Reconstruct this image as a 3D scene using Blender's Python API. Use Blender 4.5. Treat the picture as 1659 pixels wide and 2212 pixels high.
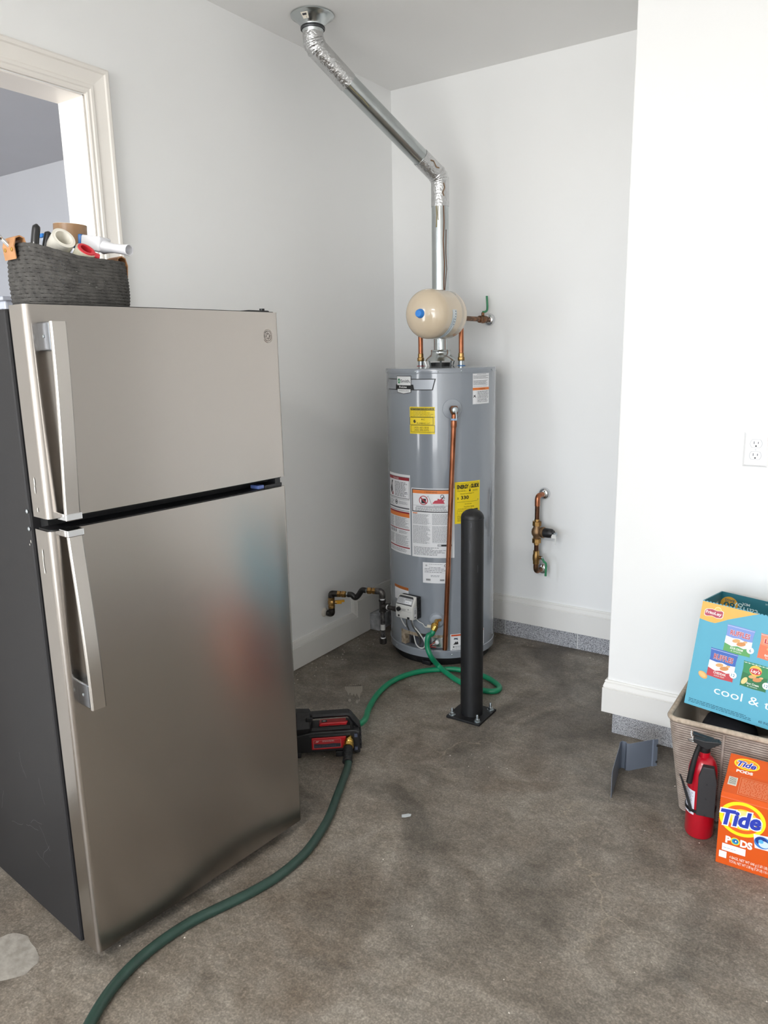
import bpy, bmesh, math, random
from mathutils import Vector, Matrix
random.seed(7)
PI = math.pi
for o in list(bpy.data.objects):
    bpy.data.objects.remove(o)
SC = bpy.context.scene
COL = SC.collection

# ---------------------------------------------------------------- camera
IW, IH = 1659.0, 2212.0
CAM = Vector((2.2395, -3.4478, 1.466))
FPX = 1623.4
XW = Vector((0.8298, 0.1656, -0.5329)); YW = Vector((0.0, 0.0, 0.0))
def _axes():
    v1 = Vector((1945 - 829.5, 738 - 1106.0, FPX)).normalized()
    v2 = Vector((-1630 - 829.5, 812 - 1106.0, FPX)).normalized()
    xw = -v2
    yw = (v1 - xw * v1.dot(xw)).normalized()
    return xw, yw, xw.cross(yw)
XW, YW, ZW = _axes()
def cam_to_world(d):
    return Vector((XW.dot(d), YW.dot(d), ZW.dot(d)))
cd = bpy.data.cameras.new('camera')
cam = bpy.data.objects.new('camera', cd)
COL.objects.link(cam)
_r = cam_to_world(Vector((1, 0, 0))); _u = cam_to_world(Vector((0, -1, 0))); _b = cam_to_world(Vector((0, 0, -1)))
cam.matrix_world = Matrix(((_r.x, _u.x, _b.x, CAM.x), (_r.y, _u.y, _b.y, CAM.y), (_r.z, _u.z, _b.z, CAM.z), (0, 0, 0, 1)))
cd.sensor_fit = 'HORIZONTAL'; cd.sensor_width = 36.0; cd.lens = FPX / IW * 36.0
cd.clip_start = 0.05; cd.clip_end = 200
SC.camera = cam

def at(px, py, x=None, y=None, z=None, o=None, n=None):
    """the point of the room seen at a pixel of the photograph, on a plane of the room"""
    d = cam_to_world(Vector((px - IW / 2, py - IH / 2, FPX)))
    if x is not None: t = (x - CAM.x) / d.x
    elif y is not None: t = (y - CAM.y) / d.y
    elif z is not None: t = (z - CAM.z) / d.z
    else: t = (Vector(o) - CAM).dot(n) / d.dot(n)
    return CAM + d * t

# ---------------------------------------------------------------- daylight and added fill light
wd = bpy.data.worlds.new('sky'); SC.world = wd; wd.use_nodes = True
WN = wd.node_tree.nodes; WLK = wd.node_tree.links
bg = WN['Background']; bg.inputs['Strength'].default_value = 3.6
_tc = WN.new('ShaderNodeTexCoord'); _sx = WN.new('ShaderNodeSeparateXYZ'); _mr = WN.new('ShaderNodeMapRange'); _mx = WN.new('ShaderNodeMix'); _mx.data_type = 'RGBA'
_mr.inputs['From Min'].default_value = -0.02; _mr.inputs['From Max'].default_value = 0.02
_mx.inputs['A'].default_value = (0.92, 0.93, 0.93, 1)      # sunlit driveway below the horizon
_mx.inputs['B'].default_value = (0.80, 0.89, 1.0, 1)       # hazy daylight sky
WLK.new(_tc.outputs['Generated'], _sx.inputs[0]); WLK.new(_sx.outputs['Z'], _mr.inputs['Value']); WLK.new(_mr.outputs[0], _mx.inputs['Factor']); WLK.new(_mx.outputs['Result'], bg.inputs['Color'])
def portal(name, loc, rx, sx, sy):
    d = bpy.data.lights.new(name, 'AREA'); d.shape = 'RECTANGLE'; d.size = sx; d.size_y = sy; d.cycles.is_portal = True
    o = bpy.data.objects.new(name, d); COL.objects.link(o); o.location = loc; o.rotation_euler = (rx, 0, 0)
portal('garage_opening', (1.95, -8.22, 1.12), math.radians(90), 3.5, 2.24)
portal('house_window', (-2.4, -5.22, 1.5), math.radians(90), 3.6, 2.2)
ld = bpy.data.lights.new('fill_light', 'AREA'); ld.shape = 'RECTANGLE'; ld.size = 1.15; ld.size_y = 0.10; ld.energy = 40.0; ld.color = (1.0, 0.98, 0.95)  # unseen fill light, added to lift the floor and walls
lo_ = bpy.data.objects.new('fill_light', ld); COL.objects.link(lo_); lo_.location = (1.7, -5.0, 2.655)
SC.view_settings.view_transform = 'Standard'; SC.view_settings.look = 'None'
SC.view_settings.exposure = 1.5; SC.view_settings.gamma = 1.0; SC.view_settings.use_curve_mapping = False
SC.cycles.use_denoising = True
SC.cycles.max_bounces = 6; SC.cycles.diffuse_bounces = 5; SC.cycles.glossy_bounces = 3; SC.cycles.transmission_bounces = 2; SC.cycles.transparent_max_bounces = 2
SC.cycles.sample_clamp_indirect = 4.0
SC.cycles.use_adaptive_sampling = True; SC.cycles.adaptive_threshold = 0.03; SC.cycles.adaptive_min_samples = 24
SC.cycles.caustics_reflective = False; SC.cycles.caustics_refractive = False

# ---------------------------------------------------------------- materials
MATS = {}
def srgb(h):
    if isinstance(h, str):
        h = h.lstrip('#'); c = [int(h[i:i + 2], 16) / 255 for i in (0, 2, 4)]
    else:
        c = [v / 255 for v in h]
    return tuple(v / 12.92 if v <= 0.04045 else ((v + 0.055) / 1.055) ** 2.4 for v in c)
def mat(name, color=(200, 200, 200), rough=0.5, metal=0.0, var=0.0, vscale=8.0, bump=0.0, bscale=60.0, bdist=0.002, color2=None,
        aniso=0.0, coat=0.0, trans=0.0, spec=0.5, stretch=(1, 1, 1), rvar=0.0, sheen=0.0):
    if name in MATS: return MATS[name]
    m = bpy.data.materials.new(name); m.use_nodes = True; MATS[name] = m
    nt = m.node_tree; b = nt.nodes['Principled BSDF']
    c = srgb(color)
    b.inputs['Base Color'].default_value = (*c, 1); b.inputs['Roughness'].default_value = rough; b.inputs['Metallic'].default_value = metal
    b.inputs['Specular IOR Level'].default_value = spec
    if aniso: b.inputs['Anisotropic'].default_value = aniso; b.inputs['Anisotropic Rotation'].default_value = 0.25
    if coat: b.inputs['Coat Weight'].default_value = coat; b.inputs['Coat Roughness'].default_value = 0.06
    if trans: b.inputs['Transmission Weight'].default_value = trans
    if sheen: b.inputs['Sheen Weight'].default_value = sheen
    tc = nt.nodes.new('ShaderNodeTexCoord'); mp = nt.nodes.new('ShaderNodeMapping'); mp.inputs['Scale'].default_value = stretch
    nt.links.new(tc.outputs['Object'], mp.inputs['Vector'])
    ns = nt.nodes.new('ShaderNodeTexNoise'); ns.inputs['Scale'].default_value = vscale; ns.inputs['Detail'].default_value = 3
    nt.links.new(mp.outputs[0], ns.inputs['Vector'])
    if var or color2:
        c2 = srgb(color2) if color2 else tuple(v * (1 - var) for v in c)
        mx = nt.nodes.new('ShaderNodeMix'); mx.data_type = 'RGBA'
        mx.inputs['A'].default_value = (*c, 1); mx.inputs['B'].default_value = (*c2, 1)
        rp = nt.nodes.new('ShaderNodeMapRange'); rp.inputs['From Min'].default_value = 0.38; rp.inputs['From Max'].default_value = 0.66
        nt.links.new(ns.outputs['Fac'], rp.inputs['Value']); nt.links.new(rp.outputs[0], mx.inputs['Factor'])
        nt.links.new(mx.outputs['Result'], b.inputs['Base Color'])
    if rvar:
        rr = nt.nodes.new('ShaderNodeMapRange'); rr.inputs['To Min'].default_value = rough - rvar; rr.inputs['To Max'].default_value = rough + rvar
        nt.links.new(ns.outputs['Fac'], rr.inputs['Value']); nt.links.new(rr.outputs[0], b.inputs['Roughness'])
    if bump:
        n2 = nt.nodes.new('ShaderNodeTexNoise'); n2.inputs['Scale'].default_value = bscale; n2.inputs['Detail'].default_value = 4
        nt.links.new(mp.outputs[0], n2.inputs['Vector'])
        bp = nt.nodes.new('ShaderNodeBump'); bp.inputs['Strength'].default_value = bump; bp.inputs['Distance'].default_value = bdist
        nt.links.new(n2.outputs['Fac'], bp.inputs['Height']); nt.links.new(bp.outputs[0], b.inputs['Normal'])
    return m
def ink(c):
    k = 'ink_' + (c.lstrip('#') if isinstance(c, str) else '%d_%d_%d' % tuple(c))
    return mat(k, c, 0.45, var=0.03, vscale=40)

def concrete():
    m = bpy.data.materials.new('concrete'); m.use_nodes = True
    nt = m.node_tree; N = nt.nodes; L = nt.links; b = N['Principled BSDF']
    tc = N.new('ShaderNodeTexCoord')
    def noise(s, d, dist=0.0, st=None):
        n = N.new('ShaderNodeTexNoise'); n.inputs['Scale'].default_value = s; n.inputs['Detail'].default_value = d; n.inputs['Distortion'].default_value = dist
        if st:
            mp = N.new('ShaderNodeMapping'); mp.inputs['Scale'].default_value = st; mp.inputs['Rotation'].default_value = (0, 0, 0.6)
            L.new(tc.outputs['Object'], mp.inputs['Vector']); L.new(mp.outputs[0], n.inputs['Vector'])
        else: L.new(tc.outputs['Object'], n.inputs['Vector'])
        return n
    def ramp(n, stops):
        r = N.new('ShaderNodeValToRGB')
        while len(r.color_ramp.elements) < len(stops): r.color_ramp.elements.new(0.5)
        for e, (p, c) in zip(r.color_ramp.elements, stops): e.position = p; e.color = (*srgb(c), 1)
        L.new(n.outputs['Fac'], r.inputs['Fac']); return r
    def mix(a, bb, fac, mode='MIX'):
        x = N.new('ShaderNodeMix'); x.data_type = 'RGBA'; x.blend_type = mode
        L.new(a, x.inputs['A']); L.new(bb, x.inputs['B'])
        if isinstance(fac, float): x.inputs['Factor'].default_value = fac
        else: L.new(fac, x.inputs['Factor'])
        return x.outputs['Result']
    def rng(n, a, c, lo=0.0, hi=1.0):
        r = N.new('ShaderNodeMapRange'); r.inputs['From Min'].default_value = a; r.inputs['From Max'].default_value = c
        r.inputs['To Min'].default_value = lo; r.inputs['To Max'].default_value = hi
        L.new(n.outputs['Fac'], r.inputs['Value']); return r.outputs[0]
    big = ramp(noise(1.3, 7, 1.0), [(0.30, (140, 129, 115)), (0.5, (168, 158, 145)), (0.70, (190, 182, 170))])
    mid = ramp(noise(5.5, 8, 1.3), [(0.30, (120, 108, 94)), (0.48, (172, 161, 147)), (0.72, (206, 198, 186))])
    c = mix(big.outputs[0], mid.outputs[0], 0.55)
    streak = noise(9, 5, 1.8, (1.0, 3.2, 1.0))
    st = ramp(streak, [(0.36, (112, 99, 84)), (0.5, (150, 139, 126)), (0.66, (186, 177, 164))])
    c = mix(c, st.outputs[0], 0.12)
    brown = noise(3.1, 6, 0.8)
    bc = N.new('ShaderNodeRGB'); bc.outputs[0].default_value = (*srgb((112, 88, 64)), 1)
    c = mix(c, bc.outputs[0], rng(brown, 0.56, 0.74, 0.0, 0.42))
    dk = noise(1.5, 7, 1.6)
    dc = N.new('ShaderNodeRGB'); dc.outputs[0].default_value = (*srgb((92, 86, 78)), 1)
    c = mix(c, dc.outputs[0], rng(dk, 0.50, 0.66, 0.0, 0.62))
    fine = ramp(noise(85, 6, 0.9), [(0.34, (78, 76, 74)), (0.5, (128, 128, 128)), (0.66, (176, 176, 174))])
    c = mix(c, fine.outputs[0], 0.45, 'OVERLAY')
    swirl = N.new('ShaderNodeTexWave'); swirl.wave_type = 'RINGS'; swirl.inputs['Scale'].default_value = 5.0; swirl.inputs['Distortion'].default_value = 9.0; swirl.inputs['Detail'].default_value = 6; swirl.inputs['Detail Scale'].default_value = 1.6
    L.new(tc.outputs['Object'], swirl.inputs['Vector'])
    sw = ramp(swirl, [(0.0, (112, 110, 108)), (0.5, (128, 128, 128)), (1.0, (150, 149, 147))])
    c = mix(c, sw.outputs[0], 0.22, 'OVERLAY')
    # hairline trowel cracks, pale along their edges
    vo = N.new('ShaderNodeTexVoronoi'); vo.feature = 'DISTANCE_TO_EDGE'; vo.inputs['Scale'].default_value = 1.3
    wv = N.new('ShaderNodeVectorMath'); wv.operation = 'MULTIPLY_ADD'; nv = noise(6, 6, 0.4); L.new(nv.outputs['Color'], wv.inputs[0]); wv.inputs[1].default_value = (0.35, 0.35, 0.0); L.new(tc.outputs['Object'], wv.inputs[2])
    L.new(wv.outputs[0], vo.inputs['Vector'])
    vr = N.new('ShaderNodeMapRange'); vr.inputs['From Min'].default_value = 0.001; vr.inputs['From Max'].default_value = 0.008; vr.inputs['To Min'].default_value = 1.0; vr.inputs['To Max'].default_value = 0.0; L.new(vo.outputs['Distance'], vr.inputs['Value'])
    mk = N.new('ShaderNodeMath'); mk.operation = 'MULTIPLY'; L.new(vr.outputs[0], mk.inputs[0]); L.new(rng(noise(2.2, 3), 0.52, 0.66, 0.0, 0.35), mk.inputs[1])
    cc = N.new('ShaderNodeRGB'); cc.outputs[0].default_value = (*srgb((196, 182, 160)), 1)
    c = mix(c, cc.outputs[0], mk.outputs[0])
    grit = ramp(noise(190, 3, 0.2), [(0.36, (70, 70, 70)), (0.5, (128, 128, 128)), (0.68, (190, 190, 190))])
    c = mix(c, grit.outputs[0], 0.42, 'OVERLAY')
    L.new(c, b.inputs['Base Color'])
    L.new(rng(noise(5, 4), 0.3, 0.7, 0.42, 0.62), b.inputs['Roughness'])
    b.inputs['Specular IOR Level'].default_value = 0.4
    bp = N.new('ShaderNodeBump'); bp.inputs['Strength'].default_value = 0.35; bp.inputs['Distance'].default_value = 0.004
    L.new(noise(60, 5, 0.4).outputs['Fac'], bp.inputs['Height']); L.new(bp.outputs[0], b.inputs['Normal'])
    return m
M_FLOOR = concrete()
M_WALL = mat('wall_paint', (243, 243, 242), 0.55, var=0.015, vscale=2)
M_CEIL = mat('ceiling_paint', (242, 241, 239), 0.7, var=0.015, vscale=2)
M_TRIM = mat('trim_paint', (232, 230, 226), 0.38, bump=0.03, bscale=60, var=0.02, vscale=5)
M_CASE = mat('casing_paint', (238, 233, 226), 0.36, bump=0.03, bscale=60, var=0.02, vscale=5)
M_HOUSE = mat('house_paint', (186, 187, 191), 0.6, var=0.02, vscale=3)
def block_mat():
    m = mat('concrete_block', (176, 177, 182), 0.85, bump=0.8, bscale=170, bdist=0.004)
    nt = m.node_tree; b = nt.nodes['Principled BSDF']
    tc = nt.nodes.new('ShaderNodeTexCoord'); n = nt.nodes.new('ShaderNodeTexNoise'); n.inputs['Scale'].default_value = 420; n.inputs['Detail'].default_value = 3
    r = nt.nodes.new('ShaderNodeValToRGB'); r.color_ramp.elements[0].position = 0.40; r.color_ramp.elements[0].color = (*srgb((96, 96, 100)), 1)
    r.color_ramp.elements[1].position = 0.56; r.color_ramp.elements[1].color = (*srgb((194, 195, 199)), 1)
    nt.links.new(tc.outputs['Object'], n.inputs['Vector']); nt.links.new(n.outputs['Fac'], r.inputs['Fac']); nt.links.new(r.outputs[0], b.inputs['Base Color'])
    return m
M_BLOCK = block_mat()
M_STEEL = mat('stainless_steel', (176, 170, 164), 0.24, 1.0, aniso=0.65, rvar=0.02, vscale=5, stretch=(1, 1, 0.2))
M_CHROME = mat('chrome', (225, 226, 228), 0.08, 1.0, rvar=0.03, vscale=30)
M_GALV = mat('galvanised_steel', (196, 201, 201), 0.22, 1.0, rvar=0.06, vscale=14, var=0.10, bump=0.02, bscale=40)
M_FOIL = mat('foil_tape', (214, 214, 214), 0.24, 1.0, bump=0.75, bscale=95, bdist=0.006, var=0.1, vscale=30)
M_COPPER = mat('copper', (184, 118, 86), 0.30, 1.0, color2=(126, 76, 52), vscale=22, stretch=(1, 1, 0.35), rvar=0.08)
M_COPPER_OLD = mat('tarnished_copper', (140, 98, 70), 0.42, 1.0, color2=(92, 72, 56), vscale=40, rvar=0.1)
M_BRASS = mat('brass', (182, 146, 92), 0.36, 1.0, color2=(132, 100, 62), vscale=40, rvar=0.08)
M_BRASS_NEW = mat('bright_brass', (220, 178, 92), 0.22, 1.0, var=0.15, vscale=40)
M_IRON = mat('black_iron', (74, 70, 68), 0.42, 0.7, color2=(52, 49, 48), vscale=60, bump=0.2, bscale=120)
M_BLACK = mat('black_plastic', (26, 26, 28), 0.45, var=0.2, vscale=50, bump=0.05, bscale=200)
M_BLACKP = mat('black_paint', (12, 12, 14), 0.5, color2=(18, 18, 20), vscale=12, bump=0.08, bscale=70)
M_RUBBER = mat('black_rubber', (18, 18, 19), 0.7, var=0.2, vscale=40)
M_CABINET = mat('fridge_cabinet', (30, 29, 31), 0.55, bump=0.12, bscale=260, bdist=0.0008, var=0.05, vscale=6)
M_HEATER = mat('grey_enamel', (142, 148, 156), 0.22, 0.0, coat=0.8, var=0.03, vscale=4)
M_TANK = mat('almond_enamel', (216, 198, 172), 0.16, coat=0.6, var=0.03, vscale=5)
M_ZINC = mat('zinc_bolt', (190, 198, 202), 0.3, 1.0, var=0.15, vscale=80)
M_WHITEP = mat('white_plastic', (240, 240, 241), 0.3, var=0.01, vscale=10)

# ---------------------------------------------------------------- mesh building
class MB:
    def __init__(s): s.v = []; s.f = []; s.m = []; s.mats = []; s.flat = set()
    def _mi(s, m):
        if m is None: return 0
        if m not in s.mats: s.mats.append(m)
        return s.mats.index(m)
    def add(s, vs, fs, m=None):
        k = len(s.v); s.v += [Vector(v) for v in vs]; i = s._mi(m)
        for f in fs: s.f.append([k + a for a in f]); s.m.append(i)
        return s
    def box(s, lo, hi, m=None):
        (a, b, c), (d, e, g) = lo, hi
        return s.add([(a, b, c), (d, b, c), (d, e, c), (a, e, c), (a, b, g), (d, b, g), (d, e, g), (a, e, g)],
                     [(0, 3, 2, 1), (4, 5, 6, 7), (0, 1, 5, 4), (1, 2, 6, 5), (2, 3, 7, 6), (3, 0, 4, 7)], m)
    def obox(s, c, ax, ay, az, h, m=None):
        c = Vector(c); ax = Vector(ax).normalized() * h[0]; ay = Vector(ay).normalized() * h[1]; az = Vector(az).normalized() * h[2]
        vs = [c + ax * i + ay * j + az * k for k in (-1, 1) for (i, j) in ((-1, -1), (1, -1), (1, 1), (-1, 1))]
        return s.add(vs, [(0, 3, 2, 1), (4, 5, 6, 7), (0, 1, 5, 4), (1, 2, 6, 5), (2, 3, 7, 6), (3, 0, 4, 7)], m)
    def lathe(s, prof, o=(0, 0, 0), d=(0, 0, 1), seg=32, m=None, capa=True, capb=True):
        d = Vector(d).normalized(); o = Vector(o)
        a = d.orthogonal().normalized(); b = d.cross(a); vs = []; fs = []
        for r, h in prof:
            for k in range(seg):
                t = 2 * PI * k / seg; vs.append(o + d * h + (a * math.cos(t) + b * math.sin(t)) * max(r, 1e-5))
        n = len(prof)
        for i in range(n - 1):
            for k in range(seg):
                k2 = (k + 1) % seg; fs.append((i * seg + k, i * seg + k2, (i + 1) * seg + k2, (i + 1) * seg + k))
        if capa: fs.append(tuple(reversed(range(seg))))
        if capb: fs.append(tuple((n - 1) * seg + k for k in range(seg)))
        return s.add(vs, fs, m)
    def cyl(s, p0, p1, r0, r1=None, seg=20, m=None):
        p0 = Vector(p0); p1 = Vector(p1); L = (p1 - p0).length
        return s.lathe([(r0, 0), (r0 if r1 is None else r1, L)], p0, p1 - p0, seg, m)
    def tube(s, path, r, seg=12, m=None, cap=True, rfn=None):
        path = [Vector(p) for p in path]; n = len(path); T = []
        for i in range(n):
            T.append((path[min(i + 1, n - 1)] - path[max(i - 1, 0)]).normalized())
        a = T[0].orthogonal().normalized(); vs = []; fs = []
        for i in range(n):
            if i:
                a = (a - T[i] * a.dot(T[i])).normalized()
            b = T[i].cross(a); rr = rfn(i / (n - 1)) if rfn else r
            for k in range(seg):
                t = 2 * PI * k / seg; vs.append(path[i] + (a * math.cos(t) + b * math.sin(t)) * rr)
        for i in range(n - 1):
            for k in range(seg):
                k2 = (k + 1) % seg; fs.append((i * seg + k, i * seg + k2, (i + 1) * seg + k2, (i + 1) * seg + k))
        if cap: fs.append(tuple(reversed(range(seg)))); fs.append(tuple((n - 1) * seg + k for k in range(seg)))
        return s.add(vs, fs, m)
    def prism(s, pts, o, ax, ay, depth, m=None):
        """polygon pts (2-d) in the plane o+ax*u+ay*v, thickened along ax x ay"""
        o = Vector(o); ax = Vector(ax); ay = Vector(ay); nz = ax.cross(ay).normalized() * depth; n = len(pts)
        vs = [o + ax * u + ay * v for u, v in pts] + [o + ax * u + ay * v + nz for u, v in pts]
        fs = [tuple(reversed(range(n))), tuple(range(n, 2 * n))] + [(i, (i + 1) % n, n + (i + 1) % n, n + i) for i in range(n)]
        return s.add(vs, fs, m)
    def build(s, name, m, parent=None, bevel=0.0, smooth=None, bseg=2, off=None, tri=False):
        me = bpy.data.meshes.new(name)
        vs = s.v if off is None else [v - Vector(off) for v in s.v]
        me.from_pydata([tuple(v) for v in vs], [], s.f)
        mats = s.mats or [m]
        for x in mats: me.materials.append(x)
        if len(mats) > 1:
            for p, i in zip(me.polygons, s.m): p.material_index = i
        bm = bmesh.new(); bm.from_mesh(me)
        if not tri: bmesh.ops.recalc_face_normals(bm, faces=bm.faces)
        if bevel:
            bmesh.ops.remove_doubles(bm, verts=bm.verts, dist=1e-5)
            es = [e for e in bm.edges if len(e.link_faces) == 2 and e.calc_face_angle(0) > 0.5]
            bmesh.ops.bevel(bm, geom=es, offset=bevel, segments=bseg, affect='EDGES', profile=0.5, clamp_overlap=True)
        bm.to_mesh(me); bm.free()
        if smooth:
            for p in me.polygons: p.use_smooth = True
            me.set_sharp_from_angle(angle=math.radians(smooth))
        o = bpy.data.objects.new(name, me); COL.objects.link(o)
        if parent: o.parent = parent
        return o
def tag(o, label, cat, group=None):
    o['label'] = label; o['category'] = cat
    if group: o['group'] = group
    return o
def thing(name, label, cat, loc=(0, 0, 0), rotz=0.0):
    o = bpy.data.objects.new(name, None); COL.objects.link(o); o.empty_display_size = 0.05
    o.location = loc; o.rotation_euler = (0, 0, rotz); return tag(o, label, cat)
def struct(o, label=None):
    o['kind'] = 'structure'
    if label: o['label'] = label
    return o
def smoothpath(pts, n=8):
    pts = [Vector(p) for p in pts]; out = []
    P = [pts[0] * 2 - pts[1]] + pts + [pts[-1] * 2 - pts[-2]]
    for i in range(1, len(P) - 2):
        p0, p1, p2, p3 = P[i - 1:i + 3]
        for k in range(n):
            t = k / n
            out.append(0.5 * ((2 * p1) + (p2 - p0) * t + (2 * p0 - 5 * p1 + 4 * p2 - p3) * t * t + (3 * p1 - p0 - 3 * p2 + p3) * t ** 3))
    out.append(pts[-1]); return out
def bend(pts, r, n=6):
    """polyline with corners rounded to radius r"""
    pts = [Vector(p) for p in pts]; out = [pts[0]]
    for i in range(1, len(pts) - 1):
        a = (pts[i - 1] - pts[i]).normalized(); b = (pts[i + 1] - pts[i]).normalized()
        ang = a.angle(b); t = min(r / math.tan(ang / 2), 0.49 * (pts[i - 1] - pts[i]).length, 0.49 * (pts[i + 1] - pts[i]).length)
        p0 = pts[i] + a * t; p1 = pts[i] + b * t
        for k in range(n + 1):
            u = k / n; out.append(p0 * (1 - u) ** 2 + pts[i] * 2 * u * (1 - u) + p1 * u * u)
    out.append(pts[-1]); return out

# flat print: polygons in label coordinates wrapped onto a surface
_TX = {}
def glyphs(s, shear=0.0, offset=0.0, spacing=1.0):
    k = (s, shear, offset, spacing)
    if k not in _TX:
        cu = bpy.data.curves.new('lettering', 'FONT'); cu.body = s; cu.shear = shear; cu.offset = offset; cu.resolution_u = 3; cu.space_character = spacing
        ob = bpy.data.objects.new('lettering', cu)
        me = bpy.data.meshes.new_from_object(ob)
        vs = [(v.co.x, v.co.y) for v in me.vertices]; fs = [tuple(p.vertices) for p in me.polygons]
        bpy.data.objects.remove(ob); bpy.data.curves.remove(cu); bpy.data.meshes.remove(me)
        _TX[k] = (vs, fs)
    return _TX[k]
def slices(pts, step):
    """cut a flat outline into upright strips so that it can follow a curved surface"""
    def half(poly, x, keep_right):
        out = []
        for i, a in enumerate(poly):
            b = poly[(i + 1) % len(poly)]; ia = (a[0] >= x) == keep_right; ib = (b[0] >= x) == keep_right
            if ia: out.append(a)
            if ia != ib: t = (x - a[0]) / (b[0] - a[0]); out.append((x, a[1] + t * (b[1] - a[1])))
        return out
    x0 = min(p[0] for p in pts); x1 = max(p[0] for p in pts); n = max(1, int(math.ceil((x1 - x0) / step))); res = []
    for k in range(n):
        q = list(pts)
        if k: q = half(q, x0 + (x1 - x0) * k / n, True)
        if k < n - 1: q = half(q, x0 + (x1 - x0) * (k + 1) / n, False)
        if len(q) > 2: res.append(q)
    return res
class Print:
    def __init__(s, step=None): s.p = []; s.step = step
    def poly(s, pts, col, lay=1):
        for q in (slices(pts, s.step) if s.step else [list(pts)]): s.p.append((q, [tuple(range(len(q)))], col, lay))
        return s
    def rect(s, x0, y0, x1, y1, col, lay=1):
        if s.step and x1 - x0 > s.step:
            n = int(math.ceil((x1 - x0) / s.step)); xs = [x0 + (x1 - x0) * i / n for i in range(n + 1)]
            v = [(x, y0) for x in xs] + [(x, y1) for x in xs]
            s.p.append((v, [(i, i + 1, n + 2 + i, n + 1 + i) for i in range(n)], col, lay))
        else: s.poly([(x0, y0), (x1, y0), (x1, y1), (x0, y1)], col, lay)
        return s
    def frame(s, x0, y0, x1, y1, w, col, lay=1):
        s.rect(x0, y0, x1, y0 + w, col, lay); s.rect(x0, y1 - w, x1, y1, col, lay)
        s.rect(x0, y0 + w, x0 + w, y1 - w, col, lay); s.rect(x1 - w, y0 + w, x1, y1 - w, col, lay); return s
    def ell(s, cx, cy, rx, ry, col, lay=1, n=28, rot=0.0, a0=0, a1=2 * PI):
        full = abs(a1 - a0 - 2 * PI) < 1e-6; c, q = math.cos(rot), math.sin(rot); pts = []
        for k in range(n if full else n + 1):
            t = a0 + (a1 - a0) * k / n; x, y = rx * math.cos(t), ry * math.sin(t); pts.append((cx + x * c - y * q, cy + x * q + y * c))
        return s.poly(pts, col, lay)
    def ring(s, cx, cy, r0, r1, col, lay=1, n=28, sy=1.0, a0=0, a1=2 * PI):
        v = []
        for k in range(n + 1):
            t = a0 + (a1 - a0) * k / n; v += [(cx + r0 * math.cos(t), cy + sy * r0 * math.sin(t)), (cx + r1 * math.cos(t), cy + sy * r1 * math.sin(t))]
        s.p.append((v, [(2 * i, 2 * i + 1, 2 * i + 3, 2 * i + 2) for i in range(n)], col, lay)); return s
    def line(s, pts, w, col, lay=1):
        for (x0, y0), (x1, y1) in zip(pts, pts[1:]):
            dx, dy = x1 - x0, y1 - y0; l = math.hypot(dx, dy) or 1; nx, ny = -dy / l * w / 2, dx / l * w / 2
            s.poly([(x0 + nx, y0 + ny), (x0 - nx, y0 - ny), (x1 - nx, y1 - ny), (x1 + nx, y1 + ny)], col, lay)
        return s
    def text(s, t, x, y, h, col, lay=2, w=None, al='L', shear=0.0, offset=0.0, rot=0.0, spacing=1.0, ref=None):
        vs, fs = glyphs(t, shear, offset, spacing)
        if not fs: return s
        rv = glyphs(t, shear, ref if ref is not None else offset, spacing)[0]
        x0 = min(v[0] for v in rv); x1 = max(v[0] for v in rv); k = h / 0.72; kx = k if w is None else w / (x1 - x0)
        W = (x1 - x0) * kx; dx = {'L': 0, 'C': -W / 2, 'R': -W}[al]; c, q = math.cos(rot), math.sin(rot); out = []
        for a, b in vs:
            X, Y = (a - x0) * kx + dx, b * k; out.append((x + X * c - Y * q, y + X * q + Y * c))
        s.p.append((out, fs, col, lay)); return s
    def greek(s, x0, y0, x1, y1, rows, col, lay=2, fill=0.4, ragged=0.25, cw=1.0):
        rng = random.Random(int(x0 * 9999 + y0 * 77777 + rows)); dh = (y1 - y0) / rows
        for r in range(rows):
            y = y1 - dh * (r + 0.5); x = x0; end = x1 - (x1 - x0) * ragged * rng.random()
            while x < end:
                w = dh * cw * rng.uniform(0.8, 3.2); s.poly([(x, y - dh * fill / 2), (min(x + w, end), y - dh * fill / 2), (min(x + w, end), y + dh * fill / 2), (x, y + dh * fill / 2)], col, lay); x += w + dh * 0.45
        return s
    def build(s, name, parent, fn, d0=0.0004, dl=0.00025):
        b = MB()
        for v, f, col, lay in s.p:
            b.add([fn(x, y, d0 + dl * lay) for x, y in v], f, ink(col))
        return b.build(name, None, parent, tri=True)

# ---------------------------------------------------------------- the room
H = 2.743
def slab(name, lo, hi, m, bev=0): return struct(MB().box(lo, hi).build(name, m, bevel=bev))
floor = slab('floor', (-0.0, -8.2, -0.12), (6.2, 0.0, 0.0), M_FLOOR)
ceiling = slab('ceiling', (-0.13, -8.3, H), (6.35, 0.15, H + 0.12), M_CEIL)
wb = MB().box((-0.13, 0.0, -0.1), (1.43, 0.14, H)); wall_back = struct(wb.build('wall_back', M_WALL))
wall_right = slab('wall_right', (1.43, -0.735, 0.083), (6.2, 0.14, H), M_WALL, 0.004)
MB().box((1.47, -0.70, -0.02), (6.2, 0.14, 0.083)).build('foundation', M_CEIL, wall_right)
DY0, DY1, DZ = -2.62, -1.80, 2.287
wl = MB().box((-0.127, DY1, -0.1), (0, 0, H)).box((-0.127, DY0, DZ), (0, DY1, H)).box((-0.127, -8.3, -0.1), (0, DY0, H))
wall_left = struct(wl.build('wall_left', M_WALL))
wall_side = slab('wall_side', (3.9, -8.3, -0.1), (4.05, 0.14, H), M_WALL)
wf = MB().box((-0.127, -8.35, 2.24), (6.35, -8.2, H)).box((-0.127, -8.35, -0.1), (0.2, -8.2, 2.24)).box((3.7, -8.35, -0.1), (6.35, -8.2, 2.24))
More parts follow.
